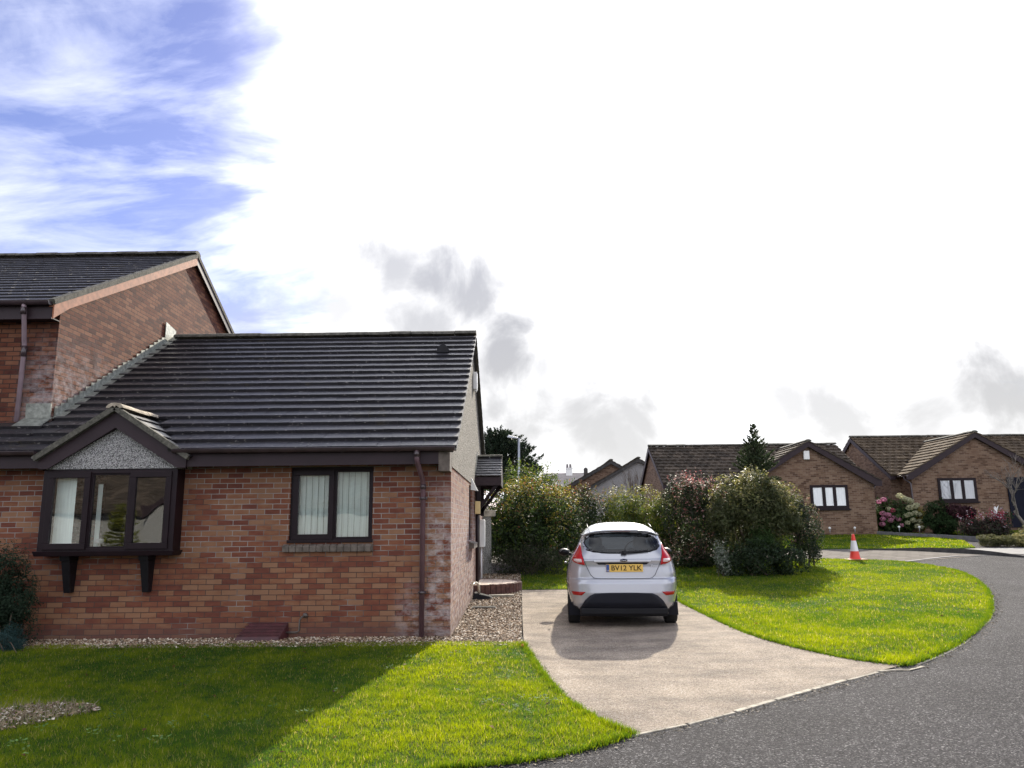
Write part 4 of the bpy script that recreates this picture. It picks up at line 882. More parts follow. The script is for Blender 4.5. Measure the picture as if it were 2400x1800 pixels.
# ------------------------------------------------------------------ foliage
def unit(n):
    d=RNG.normal(size=(n,3));return d/np.linalg.norm(d,axis=1)[:,None]
def leafquads(P,N,size,asp=.45,D=None):
    """rhombus leaves at P with normals near N"""
    n=len(P);r=unit(n) if D is None else D
    U=np.cross(N,r);U/=np.linalg.norm(U,axis=1)[:,None]+1e-9;Wd=np.cross(N,U);s=size[:,None]
    fold=N*s*.08
    return np.stack([P-U*s*.5,P+Wd*s*asp*.5+fold,P+U*s*.5,P-Wd*s*asp*.5+fold],1).reshape(-1,3)
def lump(d,seed,k=7,amp=.16):
    rg=np.random.default_rng(seed);o=np.zeros(len(d))
    for i in range(k):
        a=rg.normal(size=3)*rg.uniform(2,6);o+=np.sin(d@a+rg.uniform(0,6))*amp/sqrt(k)*1.4
    return 1+o
def crown(lobes,n,size,cols,seed,inner=.45,shoots=0,shoot_len=.3,asp=.45,topcol=None,up=.45,leaf_var=.35,bare=0.0,zmin=None):
    """lobes (x,y,z,rx,ry,rz). returns verts, tints"""
    wts=np.array([l[3]*l[4]+l[3]*l[5]+l[4]*l[5] for l in lobes]);wts=wts/wts.sum();Vs=[];Cs=[]
    cols=np.array(cols)
    for li,(l,w) in enumerate(zip(lobes,wts)):
        k=int(n*w);d=unit(k);rr=lump(d,seed*31+li)*(inner+(1-inner)*RNG.random(k)**.6)
        P=np.array(l[:3])+d*np.array(l[3:6])*rr[:,None]
        # clumpy gaps
        gx=np.sin(P[:,0]*9+seed)+np.sin(P[:,1]*8+1.3*seed)+np.sin(P[:,2]*10+2.1*seed)
        keep=(gx>-1.35+bare)|(rr<.7)
        if zmin is not None: keep&=P[:,2]>zmin+RNG.random(k)*.1
        P,d,rr=P[keep],d[keep],rr[keep];k=len(P)
        N=d*.8+np.array([0,0,up])+unit(k)*.75;N/=np.linalg.norm(N,axis=1)[:,None]
        sz=size*(1+leaf_var*RNG.normal(size=k)).clip(.4,2)
        Vs.append(leafquads(P,N,sz,asp))
        ci=RNG.integers(0,len(cols),k);c=cols[ci]*(.7+.6*RNG.random(k))[:,None]
        if topcol is not None:
            t=((rr>.82)&(d[:,2]>RNG.uniform(-.1,.9,k))&(np.sin(P[:,0]*5+seed)+np.sin(P[:,1]*4.3)+np.sin(P[:,2]*3)>-.3))
            tc=np.array(topcol);c[t]=tc[RNG.integers(0,len(tc),t.sum())]*(.7+.6*RNG.random(t.sum()))[:,None]
        Cs.append(c)
    for q in range(shoots):
        l=lobes[RNG.integers(0,len(lobes))];d=unit(1)[0];d[2]=abs(d[2])*.9+.25;d/=np.linalg.norm(d)
        b=np.array(l[:3])+d*np.array(l[3:6])*.92;sd=d*.5+np.array([0,0,.8])+RNG.normal(size=3)*.25;sd/=np.linalg.norm(sd)
        m=int(RNG.integers(7,14));t=np.linspace(0,1,m);P=b+sd*(t*shoot_len*RNG.uniform(.5,1.2))[:,None]+RNG.normal(size=(m,3))*.018
        N=unit(m)+np.array([0,0,.3]);N/=np.linalg.norm(N,axis=1)[:,None];Vs.append(leafquads(P,N,size*RNG.uniform(.7,1.1,m),asp))
        pal=np.array(topcol) if topcol is not None else cols;Cs.append(pal[RNG.integers(0,len(pal),m)]*(.8+.5*RNG.random(m))[:,None])
    return np.concatenate(Vs),np.concatenate(Cs)
def stems(mb,base,lobes,k,r=.022,spread=.25):
    r=min(r,lobes[0][5]*.03)
    for i in range(k):
        l=lobes[i%len(lobes)];b=Vector(base)+Vector((random.uniform(-spread,spread),random.uniform(-spread,spread),0))
        e=Vector(l[:3])+Vector((random.uniform(-1,1)*l[3]*.6,random.uniform(-1,1)*l[4]*.6,random.uniform(-.1,.7)*l[5]))
        m1=b.lerp(e,.4)+Vector((random.uniform(-.12,.12),random.uniform(-.12,.12),.1));m2=b.lerp(e,.75)+Vector((random.uniform(-.1,.1),random.uniform(-.1,.1),.05))
        mb.tube([b,m1,m2,e],[r,r*.75,r*.45,r*.15],6,caps=False)
def shrub(name,label,base,lobes,n,size,cols,seed,stem=8,mat=None,cat='shrub',group=None,**kw):
    base=(base[0],base[1],gz(base[1]));r=thing(name,label,cat,base,group=group);
    V,c=crown(lobes,n,size,cols,seed,**kw);npmesh('foliage',V,4,mat or LEAF,r,c)
    mb=MB();stems(mb,base,lobes,stem);mb.build('stem',BARK,r,fix=False);return r
DK=[(.013,.024,.009),(.018,.033,.012),(.026,.044,.014)]
GR=[(.04,.075,.018),(.06,.10,.022),(.085,.125,.03)]
YG=[(.10,.13,.022),(.15,.17,.03),(.20,.19,.04)]
PK=[(.26,.12,.10),(.32,.20,.17),(.20,.08,.065)]
# photinia mass left of the car
shrub('photinia_bush','large red tipped photinia bush behind the side lawn, left of the car',(.2,21.4),
  [(-.28,21.2,1.95,.72,.6,.72),(.35,21.3,2.05,.75,.65,.80),(.98,21.2,1.85,.70,.6,.72),(.1,21.0,1.35,.95,.6,.75),(.85,21.1,1.15,.85,.6,.75),(-.45,21.3,1.3,.6,.55,.8),(.2,21.5,.8,1.1,.6,.6)],26000,.075,DK+GR[:2],3,stem=12,shoots=110,shoot_len=.32,topcol=[(.20,.10,.05),(.22,.19,.04),(.17,.18,.035),(.24,.20,.05),(.13,.15,.03),(.18,.17,.04)],zmin=.35)
shrub('laurel_bush','bright green laurel rising behind the photinia near the porch',(.25,25.2),[(-.05,25.2,2.75,.62,.6,.80),(.6,25.2,2.6,.62,.6,.75),(1.1,25.0,2.35,.5,.5,.7),(.4,25.2,1.7,.9,.6,.9)],9000,.09,GR+YG[:1],5,shoots=60,shoot_len=.4)
shrub('low_bush','low twiggy dull green bush at the foot of the photinia',(.15,20.2),[(-.35,20.25,.58,.5,.45,.38),(.2,20.1,.68,.6,.45,.48),(.75,20.2,.6,.5,.45,.40)],8000,.05,[(.035,.05,.025),(.05,.06,.035),(.07,.065,.045)],6,shoots=60,shoot_len=.2,mat=LEAFM,asp=.3)
shrub('dark_bush','dark evergreen bush between the photinia and the pale euonymus',(2.0,22.6),[(1.9,22.6,1.75,.55,.5,.75),(2.35,22.6,1.95,.5,.5,.60),(1.7,22.5,2.2,.42,.45,.55),(2.1,22.5,1.0,.8,.5,.7)],9000,.06,DK,8,shoots=30,shoot_len=.25,topcol=[(.14,.13,.03),(.18,.10,.05),(.06,.09,.02)])
shrub('euonymus_bush','pale yellow green euonymus bush directly behind the car roof',(3.3,22.3),[(2.85,22.2,1.95,.55,.5,.62),(3.5,22.3,1.95,.65,.5,.62),(4.0,22.3,1.75,.5,.5,.6),(3.3,22.2,1.25,.95,.5,.75),(2.9,22.1,1.5,.6,.5,.6)],20000,.058,GR+YG[:2],9,shoots=70,shoot_len=.22,topcol=YG+[(.24,.23,.11)])
shrub('photinia_bush','pink tipped photinia bush right of the car, behind its roof',(4.7,21.8),[(4.4,21.6,2.25,.6,.5,.65),(4.95,21.7,2.3,.5,.5,.60),(5.35,21.9,2.0,.45,.5,.65),(4.7,21.5,1.5,.95,.55,.85),(4.6,21.6,.8,1.05,.5,.6),(4.3,21.5,.55,.8,.5,.4),(5.2,21.6,.6,.8,.5,.45)],24000,.065,DK+[(.05,.045,.03)],10,shoots=90,shoot_len=.32,topcol=PK+[(.26,.20,.17),(.10,.09,.05)],zmin=.4)
shrub('elaeagnus_bush','large olive green elaeagnus bush on the lawn right of the car',(6.0,20.4),[(5.50,20.3,2.15,.58,.5,.60),(6.10,20.3,2.42,.50,.5,.56),(6.62,20.35,2.08,.52,.5,.56),(5.15,20.2,1.75,.40,.45,.45),(6.0,20.1,1.80,1.02,.55,.66),(6.95,20.4,1.62,.36,.45,.42),(6.0,20.4,1.15,.85,.5,.55)],28000,.068,[(.045,.058,.020),(.062,.074,.028),(.078,.084,.036)],11,stem=16,shoots=55,shoot_len=.22,topcol=[(.20,.195,.075),(.16,.17,.055),(.24,.22,.10),(.13,.14,.045)],bare=0,mat=LEAF)
shrub('low_bush','low dark green bush at the foot of the olive green one on the lawn',(5.8,19.6),[(5.25,19.6,.60,.55,.42,.42),(5.9,19.5,.68,.7,.45,.48),(6.5,19.6,.62,.5,.42,.45)],13000,.06,DK+[(.035,.06,.03)],12,shoots=50,shoot_len=.2,zmin=.27)
shrub('pittosporum_bush','small silver leaved sprig at the left foot of the lawn bush',(4.92,19.5),[(4.88,19.45,.72,.17,.15,.32),(5.0,19.45,.55,.2,.2,.28)],1300,.06,[(.30,.31,.27),(.18,.21,.16),(.08,.11,.06)],13,stem=4,shoots=12,shoot_len=.22)
shrub('yucca_plant','spiky green yucca half hidden inside the bushes on the lawn',(6.05,20.0),[(6.05,19.85,1.2,.28,.15,.42)],700,.32,[(.05,.10,.03),(.07,.12,.04)],14,stem=2,asp=.06,up=.9)
shrub('holly_bush','tall dark glossy bush at the right end of the hedge',(7.7,21.6),[(7.50,21.5,1.85,.46,.5,.58),(7.78,21.5,1.35,.42,.5,.68),(7.75,21.5,.9,.40,.5,.55)],11000,.055,DK+[(.05,.06,.045)],15,shoots=50,shoot_len=.2,topcol=[(.16,.16,.08),(.20,.13,.09),(.08,.10,.05)],zmin=.42)
shrub('dark_bush','dark bush at the left frame edge against the brick wall',(-7.05,10.75),[(-7.15,10.72,.95,.38,.25,.36),(-6.95,10.75,.60,.32,.25,.42),(-7.25,10.7,.45,.45,.3,.45),(-7.05,10.7,.25,.4,.3,.35)],26000,.034,[(.016,.030,.018),(.024,.042,.024),(.03,.05,.03)],16,shoots=90,shoot_len=.14,mat=LEAFM,asp=.4,stem=3,inner=.3)
shrub('blue_bush','small blue green clipped bush at the lawn corner, far left',(-6.68,10.28),[(-6.76,10.42,.10,.24,.18,.19)],9000,.022,[(.03,.065,.065),(.045,.085,.08)],17,stem=4,mat=LEAFM,asp=.25)
shrub('hedge','dark dense hedge closing the garden behind all the bushes',(3.4,23.9),[(x,23.9,gz(23.9)+zz,.75,.45,hh) for x,zz,hh in ((-.9,1.0,1.1),(-.1,.8,.9),(.8,.9,1.0),(1.7,.75,.8),(2.6,.7,.75),(3.5,.75,.8),(4.4,.8,.85),(5.3,.8,.9),(6.2,.8,.85),(7.0,.7,.75))],26000,.10,DK,19,stem=10,inner=.2,mat=LEAFM)
# spruce
def conifer(name,label,base,h,r0,cols,seed,whorls=26,needle=.05,z0=.12,lean=(0,0),per=3):
    zb=gz(base[1]);root=thing(name,label,'tree',(base[0],base[1],zb));rg=random.Random(seed)
    mb=MB();mb.tube([(base[0],base[1],zb),(base[0],base[1],zb+h*.6),(base[0],base[1],zb+h)],[.07,.035,.006],8);Ps=[];Ds=[]
    for i in range(whorls):
        t=z0+(1-z0)*(i/(whorls-1))**.9*.97;z=zb+h*t;L=r0*(1-t)**1.08+.03;k=7 if t<.7 else (5 if t<.85 else 3)
        for j in range(k):
            a=2*pi*(j+rg.random()*.7)/k+i;l=L*rg.uniform(.75,1.15);b=Vector((base[0],base[1],z));up_=.15 if t<.6 else .75
            e=b+Vector((cos(a)*l,sin(a)*l,l*up_*rg.uniform(.5,1.2)));m=b.lerp(e,.55)+Vector((0,0,-.06*l));mb.tube([b,m,e],[.012,.008,.003],5,caps=False)
            segs=max(4,int(l/.03))
            for s in range(segs):
                u=(s+1)/segs;p=b.lerp(m,u/.55) if u<.55 else m.lerp(e,(u-.55)/.45)
                for q in range(per):
                    Ps.append(p+Vector((rg.uniform(-1,1),rg.uniform(-1,1),rg.uniform(-.6,.8)))*.045*(1.4-u));d=(e-b).normalized()+Vector((rg.uniform(-1,1),rg.uniform(-1,1),rg.uniform(-.4,.9)));Ds.append(d.normalized())
    mb.build('trunk',BARK,root,fix=False);P=np.array([tuple(p) for p in Ps]);D=np.array([tuple(d) for d in Ds]);n=len(P);N=np.cross(D,unit(n));N/=np.linalg.norm(N,axis=1)[:,None]+1e-9
    U=D;Wd=np.cross(N,U);s=(needle*RNG.uniform(.7,1.5,n))[:,None];V=np.stack([P-U*s*.4,P+Wd*s*.16,P+U*s*.8,P-Wd*s*.16],1).reshape(-1,3)
    cc=np.array(cols)[RNG.integers(0,len(cols),n)]*(.7+.6*RNG.random(n))[:,None];npmesh('crown',V,4,NEEDLE,root,cc);return root
conifer('spruce_tree','slim young spruce with a bare spike top rising above the bushes',(6.95,23.0),4.05,1.72,[(.028,.045,.020),(.04,.06,.025),(.05,.065,.03)],4,32,.085,.2,per=5)
# dark cypress behind the street lamp
def cypress():
    b=(-.7,44.0);zb=gz(44);root=thing('cypress_tree','big dark cypress behind the street lamp','tree',(b[0],b[1],zb));rg=random.Random(5)
    mb=MB();mb.tube([(b[0],b[1],zb),(b[0]-.1,b[1],zb+2.5),(b[0]-.2,b[1],zb+5)],[.22,.15,.05],8);Ps=[];Ds=[];Cs=[]
    for i in range(330):
        a=rg.uniform(0,2*pi);t=rg.random();h=1.8+3.3*t;rr=2.15*(1-max(0,(t-.35)/.65)**1.6*.85)*sqrt(rg.random());x=b[0]-.25+cos(a)*rr*1.0-(.35*t);y=b[1]+sin(a)*rr
        if x>b[0]+1.1 : h-=.35*(x-b[0]-1.1)
        p=Vector((x,y,zb+h*.98));d=Vector((cos(a)*.6+.15,sin(a)*.5,.75+rg.uniform(-.3,.3))).normalized();l=rg.uniform(.45,.95)
        if i%3==0: mb.tube([Vector((b[0]-.1,b[1],zb+h*.7)),p,p+d*l*.6],[.03,.015,.004],5,caps=False)
        m=90;u=np.array([rg.random() for _ in range(m)]);spr=.26*(1-u*.75)
        P=np.array(p)+np.array(d)*(u*l)[:,None]+RNG.normal(size=(m,3))*spr[:,None]*.45;D=np.array(d)+RNG.normal(size=(m,3))*.5
        Ps.append(P);Ds.append(D/np.linalg.norm(D,axis=1)[:,None])
    mb.build('trunk',BARK,root,fix=False);P=np.concatenate(Ps);D=np.concatenate(Ds);n=len(P);N=np.cross(D,unit(n));N/=np.linalg.norm(N,axis=1)[:,None]+1e-9
    Wd=np.cross(N,D);s=RNG.uniform(.10,.2,n)[:,None];V=np.stack([P-D*s*.4,P+Wd*s*.2,P+D*s*.7,P-Wd*s*.2],1).reshape(-1,3)
    cols=np.array([(.013,.024,.014),(.02,.033,.018),(.028,.042,.022)]);npmesh('crown',V,4,NEEDLE,root,cols[RNG.integers(0,3,n)]*(.7+.6*RNG.random(n))[:,None])
cypress()
shrub('dark_bush','grey green bush below the distant white chimney',(5.0,58),[(4.9,58,4.0,1.3,.8,1.3),(5.8,58,3.7,1.2,.8,1.1),(4.6,58,2.8,1.5,.9,1.4)],3500,.22,[(.05,.07,.045),(.06,.075,.05)],18,stem=4)
# bare shrub stems against the grey gable
def bare(name,label,base,h,seed,lean=0,n0=5,mat=BARKG,depth=4,r=.03,spread=.5,cat='tree'):
    zb=gz(base[1]);root=thing(name,label,cat,(base[0],base[1],zb));rg=random.Random(seed);tm=MB();cm=MB()
    def grow(p,d,l,r_,k,m):
        e=p+d*l;mid=p.lerp(e,.5)+Vector((rg.uniform(-1,1),rg.uniform(-1,1),rg.uniform(-1,1)))*l*.07
        m.tube([p,mid,e],[r_,r_*.85,r_*.65],6 if r_>.02 else 4,caps=False)
        if k<=0: return
        for q in range(rg.choice((2,3,3))):
            dd=(d+Vector((rg.uniform(-1,1),rg.uniform(-1,1),rg.uniform(-.35,.8)))*spread).normalized();grow(p.lerp(e,rg.uniform(.6,1)),dd,l*rg.uniform(.6,.85),r_*.6,k-1,cm)
    for i in range(n0): grow(Vector((base[0]+rg.uniform(-.1,.1)*n0*.3,base[1]+rg.uniform(-.1,.1),zb)),Vector((lean+rg.uniform(-.15,.15)*min(n0,3),rg.uniform(-.15,.15),1)).normalized(),h*.38,r,depth,tm)
    tm.build('trunk',mat,root,fix=False);cm.build('crown',mat,root,fix=False);return root
bare('bare_tree','bare winter stems standing in front of the grey gable',(6.7,44.5),3.6,3,0,6,BARK,3,.028,.35)
bare('bare_tree','small leafless tree leaning in front of the navy door',(21.35,33.0),3.0,8,-.45,1,BARKG,6,.075,.62)
# garden of the right bungalow
def hydrangea():
    b=(16.4,34.6);zb=gz(b[1]);root=thing('hydrangea','hydrangea with pink and faded cream flower heads by the gate','shrub',(b[0],b[1],zb))
    lob=[(15.95,34.5,zb+.75,.62,.5,.72),(16.75,34.5,zb+.70,.72,.5,.70),(16.4,34.4,zb+.55,1.0,.55,.55)]
    V,c=crown(lob,5000,.13,[(.03,.055,.02),(.045,.075,.025),(.06,.09,.03)],21,asp=.6);npmesh('foliage',V,4,LEAFM,root,c)
    mb=MB();stems(mb,(b[0],b[1],zb),lob,6);mb.build('stem',BARK,root,fix=False)
    def head(col,seed):
        n=150;d=unit(n);P=d*.125*RNG.uniform(.9,1.05,n)[:,None];P[:,2]*=.8;N=d+unit(n)*.4;N/=np.linalg.norm(N,axis=1)[:,None]
        V=leafquads(P,N,np.full(n,.055),.9);me_c=np.array(col)*(.7+.6*RNG.random(n))[:,None];return V,me_c
    pink=(.42,.19,.26);cream=(.42,.42,.27)
    spots=[(15.55,34.05,1.35,0,.9),(15.75,34.0,1.45,0,1.0),(15.95,34.1,1.05,2,.9),(16.1,34.05,.98,1,.9),(15.65,34,.85,0,1),(15.85,33.95,.78,0,1.1),(15.6,33.95,.62,0,.95),(15.9,33.9,.55,0,1),(16.05,33.95,.68,0,.9),(15.55,33.95,.40,0,1),(16.25,33.9,.60,0,.85),(16.35,33.9,.35,0,.85),(16.45,34,1.60,2,1.15),(16.62,34.05,1.50,2,1.1),(16.8,34.05,1.42,2,1.2),(16.95,34.1,1.38,2,1.1),(17.05,34.0,1.15,2,1.2),(16.8,33.95,1.08,2,1.2),(17.2,34.1,1.2,2,1),(16.75,33.9,.8,2,1),(17.0,33.9,.85,2,1.1),(17.2,34,.8,2,1),(16.6,33.9,.75,2,.9),(16.85,33.85,.55,2,1),(17.15,33.9,.5,2,1),(16.6,33.85,.45,2,.9),(17.0,33.85,.3,2,1),(17.2,33.9,.25,2,.95)]
    for x,y,z,k,s in spots:
        V,c=head((pink,(.42,.10,.13),cream)[k],1);npmesh('flower_head',V*s+np.array([x,y,zb+z]),4,PETAL,root,c)
hydrangea()
shrub('yellow_bush','small yellow leaved plant beside the hydrangea',(17.4,34.4),[(17.42,34.3,gz(34.5)+.55,.28,.3,.5)],1800,.08,[(.30,.25,.05),(.24,.22,.05),(.13,.15,.04)],22,stem=3)
shrub('dome_bush','clipped dark green dome bush under the right bungalow window',(17.8,33.5),[(17.72,33.5,gz(33.6)+.70,.56,.55,.70),(17.95,33.4,gz(33.6)+.42,.55,.55,.48)],9000,.09,[(.018,.036,.012),(.026,.05,.016)],23,stem=5,mat=LEAFM,inner=.6,asp=.4)
shrub('acer_bush','dark purple acer on pale stems beside the green dome',(18.5,33.2),[(18.32,33.2,gz(33.2)+.95,.42,.4,.34),(18.75,33.2,gz(33.2)+.88,.42,.4,.36)],4500,.09,[(.045,.018,.022),(.06,.026,.03)],24,stem=7,mat=LEAFM)
shrub('rose_bush','dark rose bush with scattered crimson and white blooms',(18.6,31.6),[(18.05,31.6,gz(31.6)+.40,.42,.4,.42),(18.7,31.4,gz(31.6)+.40,.55,.4,.48),(19.2,31.6,gz(31.6)+.4,.4,.4,.42)],6000,.085,[(.04,.035,.025),(.05,.03,.028),(.035,.05,.025)],25,stem=5,shoots=45,shoot_len=.45,topcol=[(.30,.045,.06),(.25,.06,.07),(.5,.42,.44),(.06,.05,.03)])
shrub('heather_clump','low olive heather clump at the pavement edge',(16.4,27.4),[(16.2,27.4,gz(27.6)+.20,.38,.4,.22),(16.65,27.3,gz(27.6)+.18,.36,.4,.20)],4500,.07,[(.08,.09,.04),(.11,.11,.05)],26,stem=3,mat=LEAFM,asp=.3,group='low clumps along the far pavement')
shrub('heather_clump','low cream variegated clump between the two olive clumps',(17.1,27.3),[(17.1,27.2,gz(27.6)+.18,.34,.35,.22)],2500,.07,[(.36,.33,.15),(.26,.25,.10),(.14,.15,.06)],27,stem=3,mat=LEAFM,group='low clumps along the far pavement')
shrub('heather_clump','low olive clump at the right frame edge by the pavement',(18.0,27.8),[(17.75,27.6,gz(27.6)+.25,.45,.45,.30),(18.3,28.0,gz(27.6)+.42,.5,.5,.45)],5000,.07,[(.07,.085,.035),(.10,.10,.045)],28,stem=3,mat=LEAFM,topcol=[(.30,.27,.12),(.16,.16,.07)],group='low clumps along the far pavement')
PT=thing('plant_pot','terracotta pot of red flowers on the lawn by the navy door','plant pot',(19.95,32.6,gz(32.6)))
mb=MB();zb=gz(32.6)+.1;mb.lathe([(.14,0),(.22,.34),(.25,.35),(.25,.42),(.21,.42)],18,(19.95,32.6,zb));mb.build('pot',TERRA,PT)
V,c=crown([(19.95,32.6,zb+.62,.32,.3,.26)],1500,.07,[(.04,.06,.025)],30,topcol=[(.42,.03,.06),(.5,.08,.12),(.36,.03,.05)],up=.2);npmesh('flowers',V,4,PETAL,PT,c)
OR=thing('garden_ornament','white bird ornament on a stake beside the flower pot','ornament',(19.72,32.7,gz(32.7)))
mb=MB();zb=gz(32.7)+.1;mb.tube([(19.72,32.7,zb),(19.72,32.7,zb+.75)],.012,6);mb.build('stake',STEEL,OR);mb=MB();mb.lathe([(0,0),(.05,.04),(.07,.12),(.045,.22),(.05,.26),(.035,.32),(0,.34)],10,(19.72,32.7,zb+.74));mb.prism([(19.77,32.69,zb+1.0),(19.87,32.69,zb+1.12),(19.79,32.69,zb+.9)],(0,.02,0));mb.build('bird',WHITE,OR)
for i,(x,y,lb) in enumerate(((16.0,33.4,'short white topped garden light at the left foot of the hydrangea'),(16.75,33.2,'short white topped garden light at the right foot of the hydrangea'),(11.9,33.1,'white topped stake light nearest the hedge, on the far lawn'),(12.95,33.1,'white topped stake light between two others on the far lawn'),(14.0,33.1,'white topped stake light below the far window right end'))):
    z=gz(y)+.115;r=thing('garden_light',lb,'garden light',(x,y,z),group='stake lights on the far lawn');mb=MB();mb.tube([(x,y,z),(x,y,z+.2)],.012,6);mb.build('stake',STEEL,r);mb=MB();mb.lathe([(.02,.17),(.055,.21),(.05,.25),(0,.275)],10,(x,y,z));mb.build('lamp_head',WHITE,r)
GT=thing('garden_gate','brown wooden gate between the two far bungalows','gate',(16.5,36.4,1.2))
mb=MB()
for k in range(12):
    x=15.3+k*.165;mb.box(x,x+.155,36.38,36.41,1.15,2.42+random.uniform(-.01,.01))
mb.build('boards',WOODG,GT)
mb=MB();mb.box(15.3,17.26,36.41,36.46,1.4,1.5);mb.box(15.3,17.26,36.41,36.46,2.2,2.3);mb.build('rails',WOODG,GT)
# kerb stones edging the far flower bed
strip('kerb',[(14.7,34.3),(16.2,31.6),(17.4,29.4),(17.0,28.6)],.1,.16,PATHM,0,.8)
# conifer behind the camera, mirrored in the bay
conifer('golden_conifer','yellow green conifer reflected in the bay window',(-17.0,-11.0),3.1,1.5,[(.16,.17,.02),(.11,.13,.02)],9,16,.12,.05,per=3)

# ------------------------------------------------------------------ THE CAR (local: x right, y forward from rear bumper, z up)
CAR=thing('hatchback_car','silver white hatchback parked on the driveway, seen from behind','car',(1.512,11.92,.012),R(-4.0),local=True)
PAINT,nt,b=newmat('silver_white_paint');v=objco(nt);fl=nd(nt,'ShaderNodeTexVoronoi',i_Vector=v,i_Scale=900).outputs['Color']
setc(nt,b,mixc(nt,.08,(.375,.385,.425),fl));b.inputs['Metallic'].default_value=.5;b.inputs['Roughness'].default_value=.27;b.inputs['Coat Weight'].default_value=.9;b.inputs['Coat Roughness'].default_value=.06
CBLK=plain('black_trim',(.005,.005,.007),.5,.2,5,spec=.25);TRIM=plain('dark_bumper_plastic',(.009,.010,.016),.55,.15,3,spec=.25)
TYRE=plain('tyre_rubber',(.006,.006,.0065),.85,.3,20);RIM=plain('alloy',(.4,.41,.43),.3,.1,5,metal=.8);CHROME=plain('chrome',(.75,.75,.76),.12,.03,3,metal=1);SEATM=plain('seat_cloth',(.035,.037,.045),.9,.2,10)
def lampm(name,col,rough=.12):
    m,nt,b=newmat(name);v=objco(nt);w=nd(nt,'ShaderNodeTexWave',i_Vector=v,i_Scale=26,i_Distortion=1.0).outputs['Fac']
    setc(nt,b,ramp(nt,w,[(.2,[x*.6 for x in col]),(.8,col)]));b.inputs['Roughness'].default_value=rough;b.inputs['Coat Weight'].default_value=.25;b.inputs['Specular IOR Level'].default_value=.3;return m
REDL=lampm('red_lens',(.50,.008,.014));CLEARL=lampm('clear_lens',(.70,.52,.50));REDR=lampm('red_reflector',(.36,.010,.010))
zt_=[.20,.26,.30,.36,.48,.64,.79,.90,1.0,1.05,1.15,1.3,1.4,1.45,1.49,1.52,1.545,1.56,1.57]
hwt=[.74,.80,.82,.832,.858,.868,.864,.838,.800,.772,.706,.632,.604,.604,.588,.54,.45,.30,.10]
zr_=[.20,.30,.36,.5,.66,.705,.725,.90,.950,.985,1.0,1.08,1.25,1.408,1.418,1.424,1.438,1.452,1.49,1.52,1.545,1.56,1.57];yrt=[.16,.06,.02,0,.008,.03,.065,.072,.068,.06,.085,.13,.24,.352,.352,.262,.258,.36,.62,.88,1.12,1.35,1.6]
zf_=[.2,.3,.5,.65,.78,.88,.95,1.0,1.05,1.2,1.4,1.49,1.545,1.57];yft=[3.80,3.9,3.95,3.93,3.85,3.6,3.2,2.95,2.85,2.62,2.3,2.1,1.9,1.7]
HW=lambda z: float(np.interp(z,zt_,hwt));YR=lambda z: float(np.interp(z,zr_,yrt));YF=lambda z: float(np.interp(z,zf_,yft))
NR=7.0;NF=3.2
def rear_y(x,z,off=0.0):
    hw,yr,yf=HW(z),YR(z),YF(z);ym=yr+(yf-yr)*.5;s=min(abs(x)/hw,.992);return ym-(ym-yr)*(1-s**NR)**(1/NR)-off
def ring(z):
    hw,yr,yf=HW(z),YR(z),YF(z);ym=yr+(yf-yr)*.5;out=[];a=.92
    for s in np.linspace(-a,a,61): out.append((s*hw,ym-(ym-yr)*(1-abs(s)**NR)**(1/NR)))
    q0=(1-a**NR)**(1/NR)
    for q in np.linspace(q0,0,34)[1:]: out.append((hw*(1-q**NR)**(1/NR),ym-(ym-yr)*q))
    af=.8;qf=(1-af**NF)**(1/NF)
    for q in np.linspace(0,qf,24)[1:]: out.append((hw*(1-q**NF)**(1/NF),ym+(yf-ym)*q))
    for s in np.linspace(af,-af,25)[1:-1]: out.append((s*hw,ym+(yf-ym)*(1-abs(s)**NF)**(1/NF)))
    for q in np.linspace(qf,0,24): out.append((-hw*(1-q**NF)**(1/NF),ym+(yf-ym)*q))
    for q in np.linspace(0,q0,34)[1:-1]: out.append((-hw*(1-q**NR)**(1/NR),ym-(ym-yr)*q))
    return out
ZL=sorted(set([round(.2+.02*k,3) for k in range(61)]+[.705,.725,.985,1.408,1.418,1.424,1.438,1.452,1.47,1.49,1.505,1.52,1.532,1.545,1.553,1.56,1.565,1.57]));ZL=[z for i,z in enumerate(ZL) if i==0 or z-ZL[i-1]>.004]
rings=[ring(z) for z in ZL];NN=len(rings[0])
GLS=[(0,1.086),(.2,1.088),(.43,1.108),(.535,1.137),(.59,1.19),(.622,1.25),(.612,1.290),(.555,1.335),(.46,1.378),(.3,1.400),(0,1.408)]
GP=GLS+[(-x,z) for x,z in GLS[::-1][1:-1]]
def shrinkp(poly,k):
    cx=sum(p[0] for p in poly)/len(poly);cz=sum(p[1] for p in poly)/len(poly);return [(cx+(x-cx)*k,cz+(z-cz)*k) for x,z in poly]
GIN=shrinkp(GP,.93)
body=MB();side=MB();screen=MB();vid={}
def warp(x,y,z):
    t=min(1,max(0,(z-1.385)/.045));t=t*t*(3-2*t);return (x,y,z-.095*t*min(1.2,(abs(x)/.60))**4)
bv=[warp(x,y,z) for r_,z in zip(rings,ZL) for x,y in r_]
keepF=[];sideF=[];scrF=[]
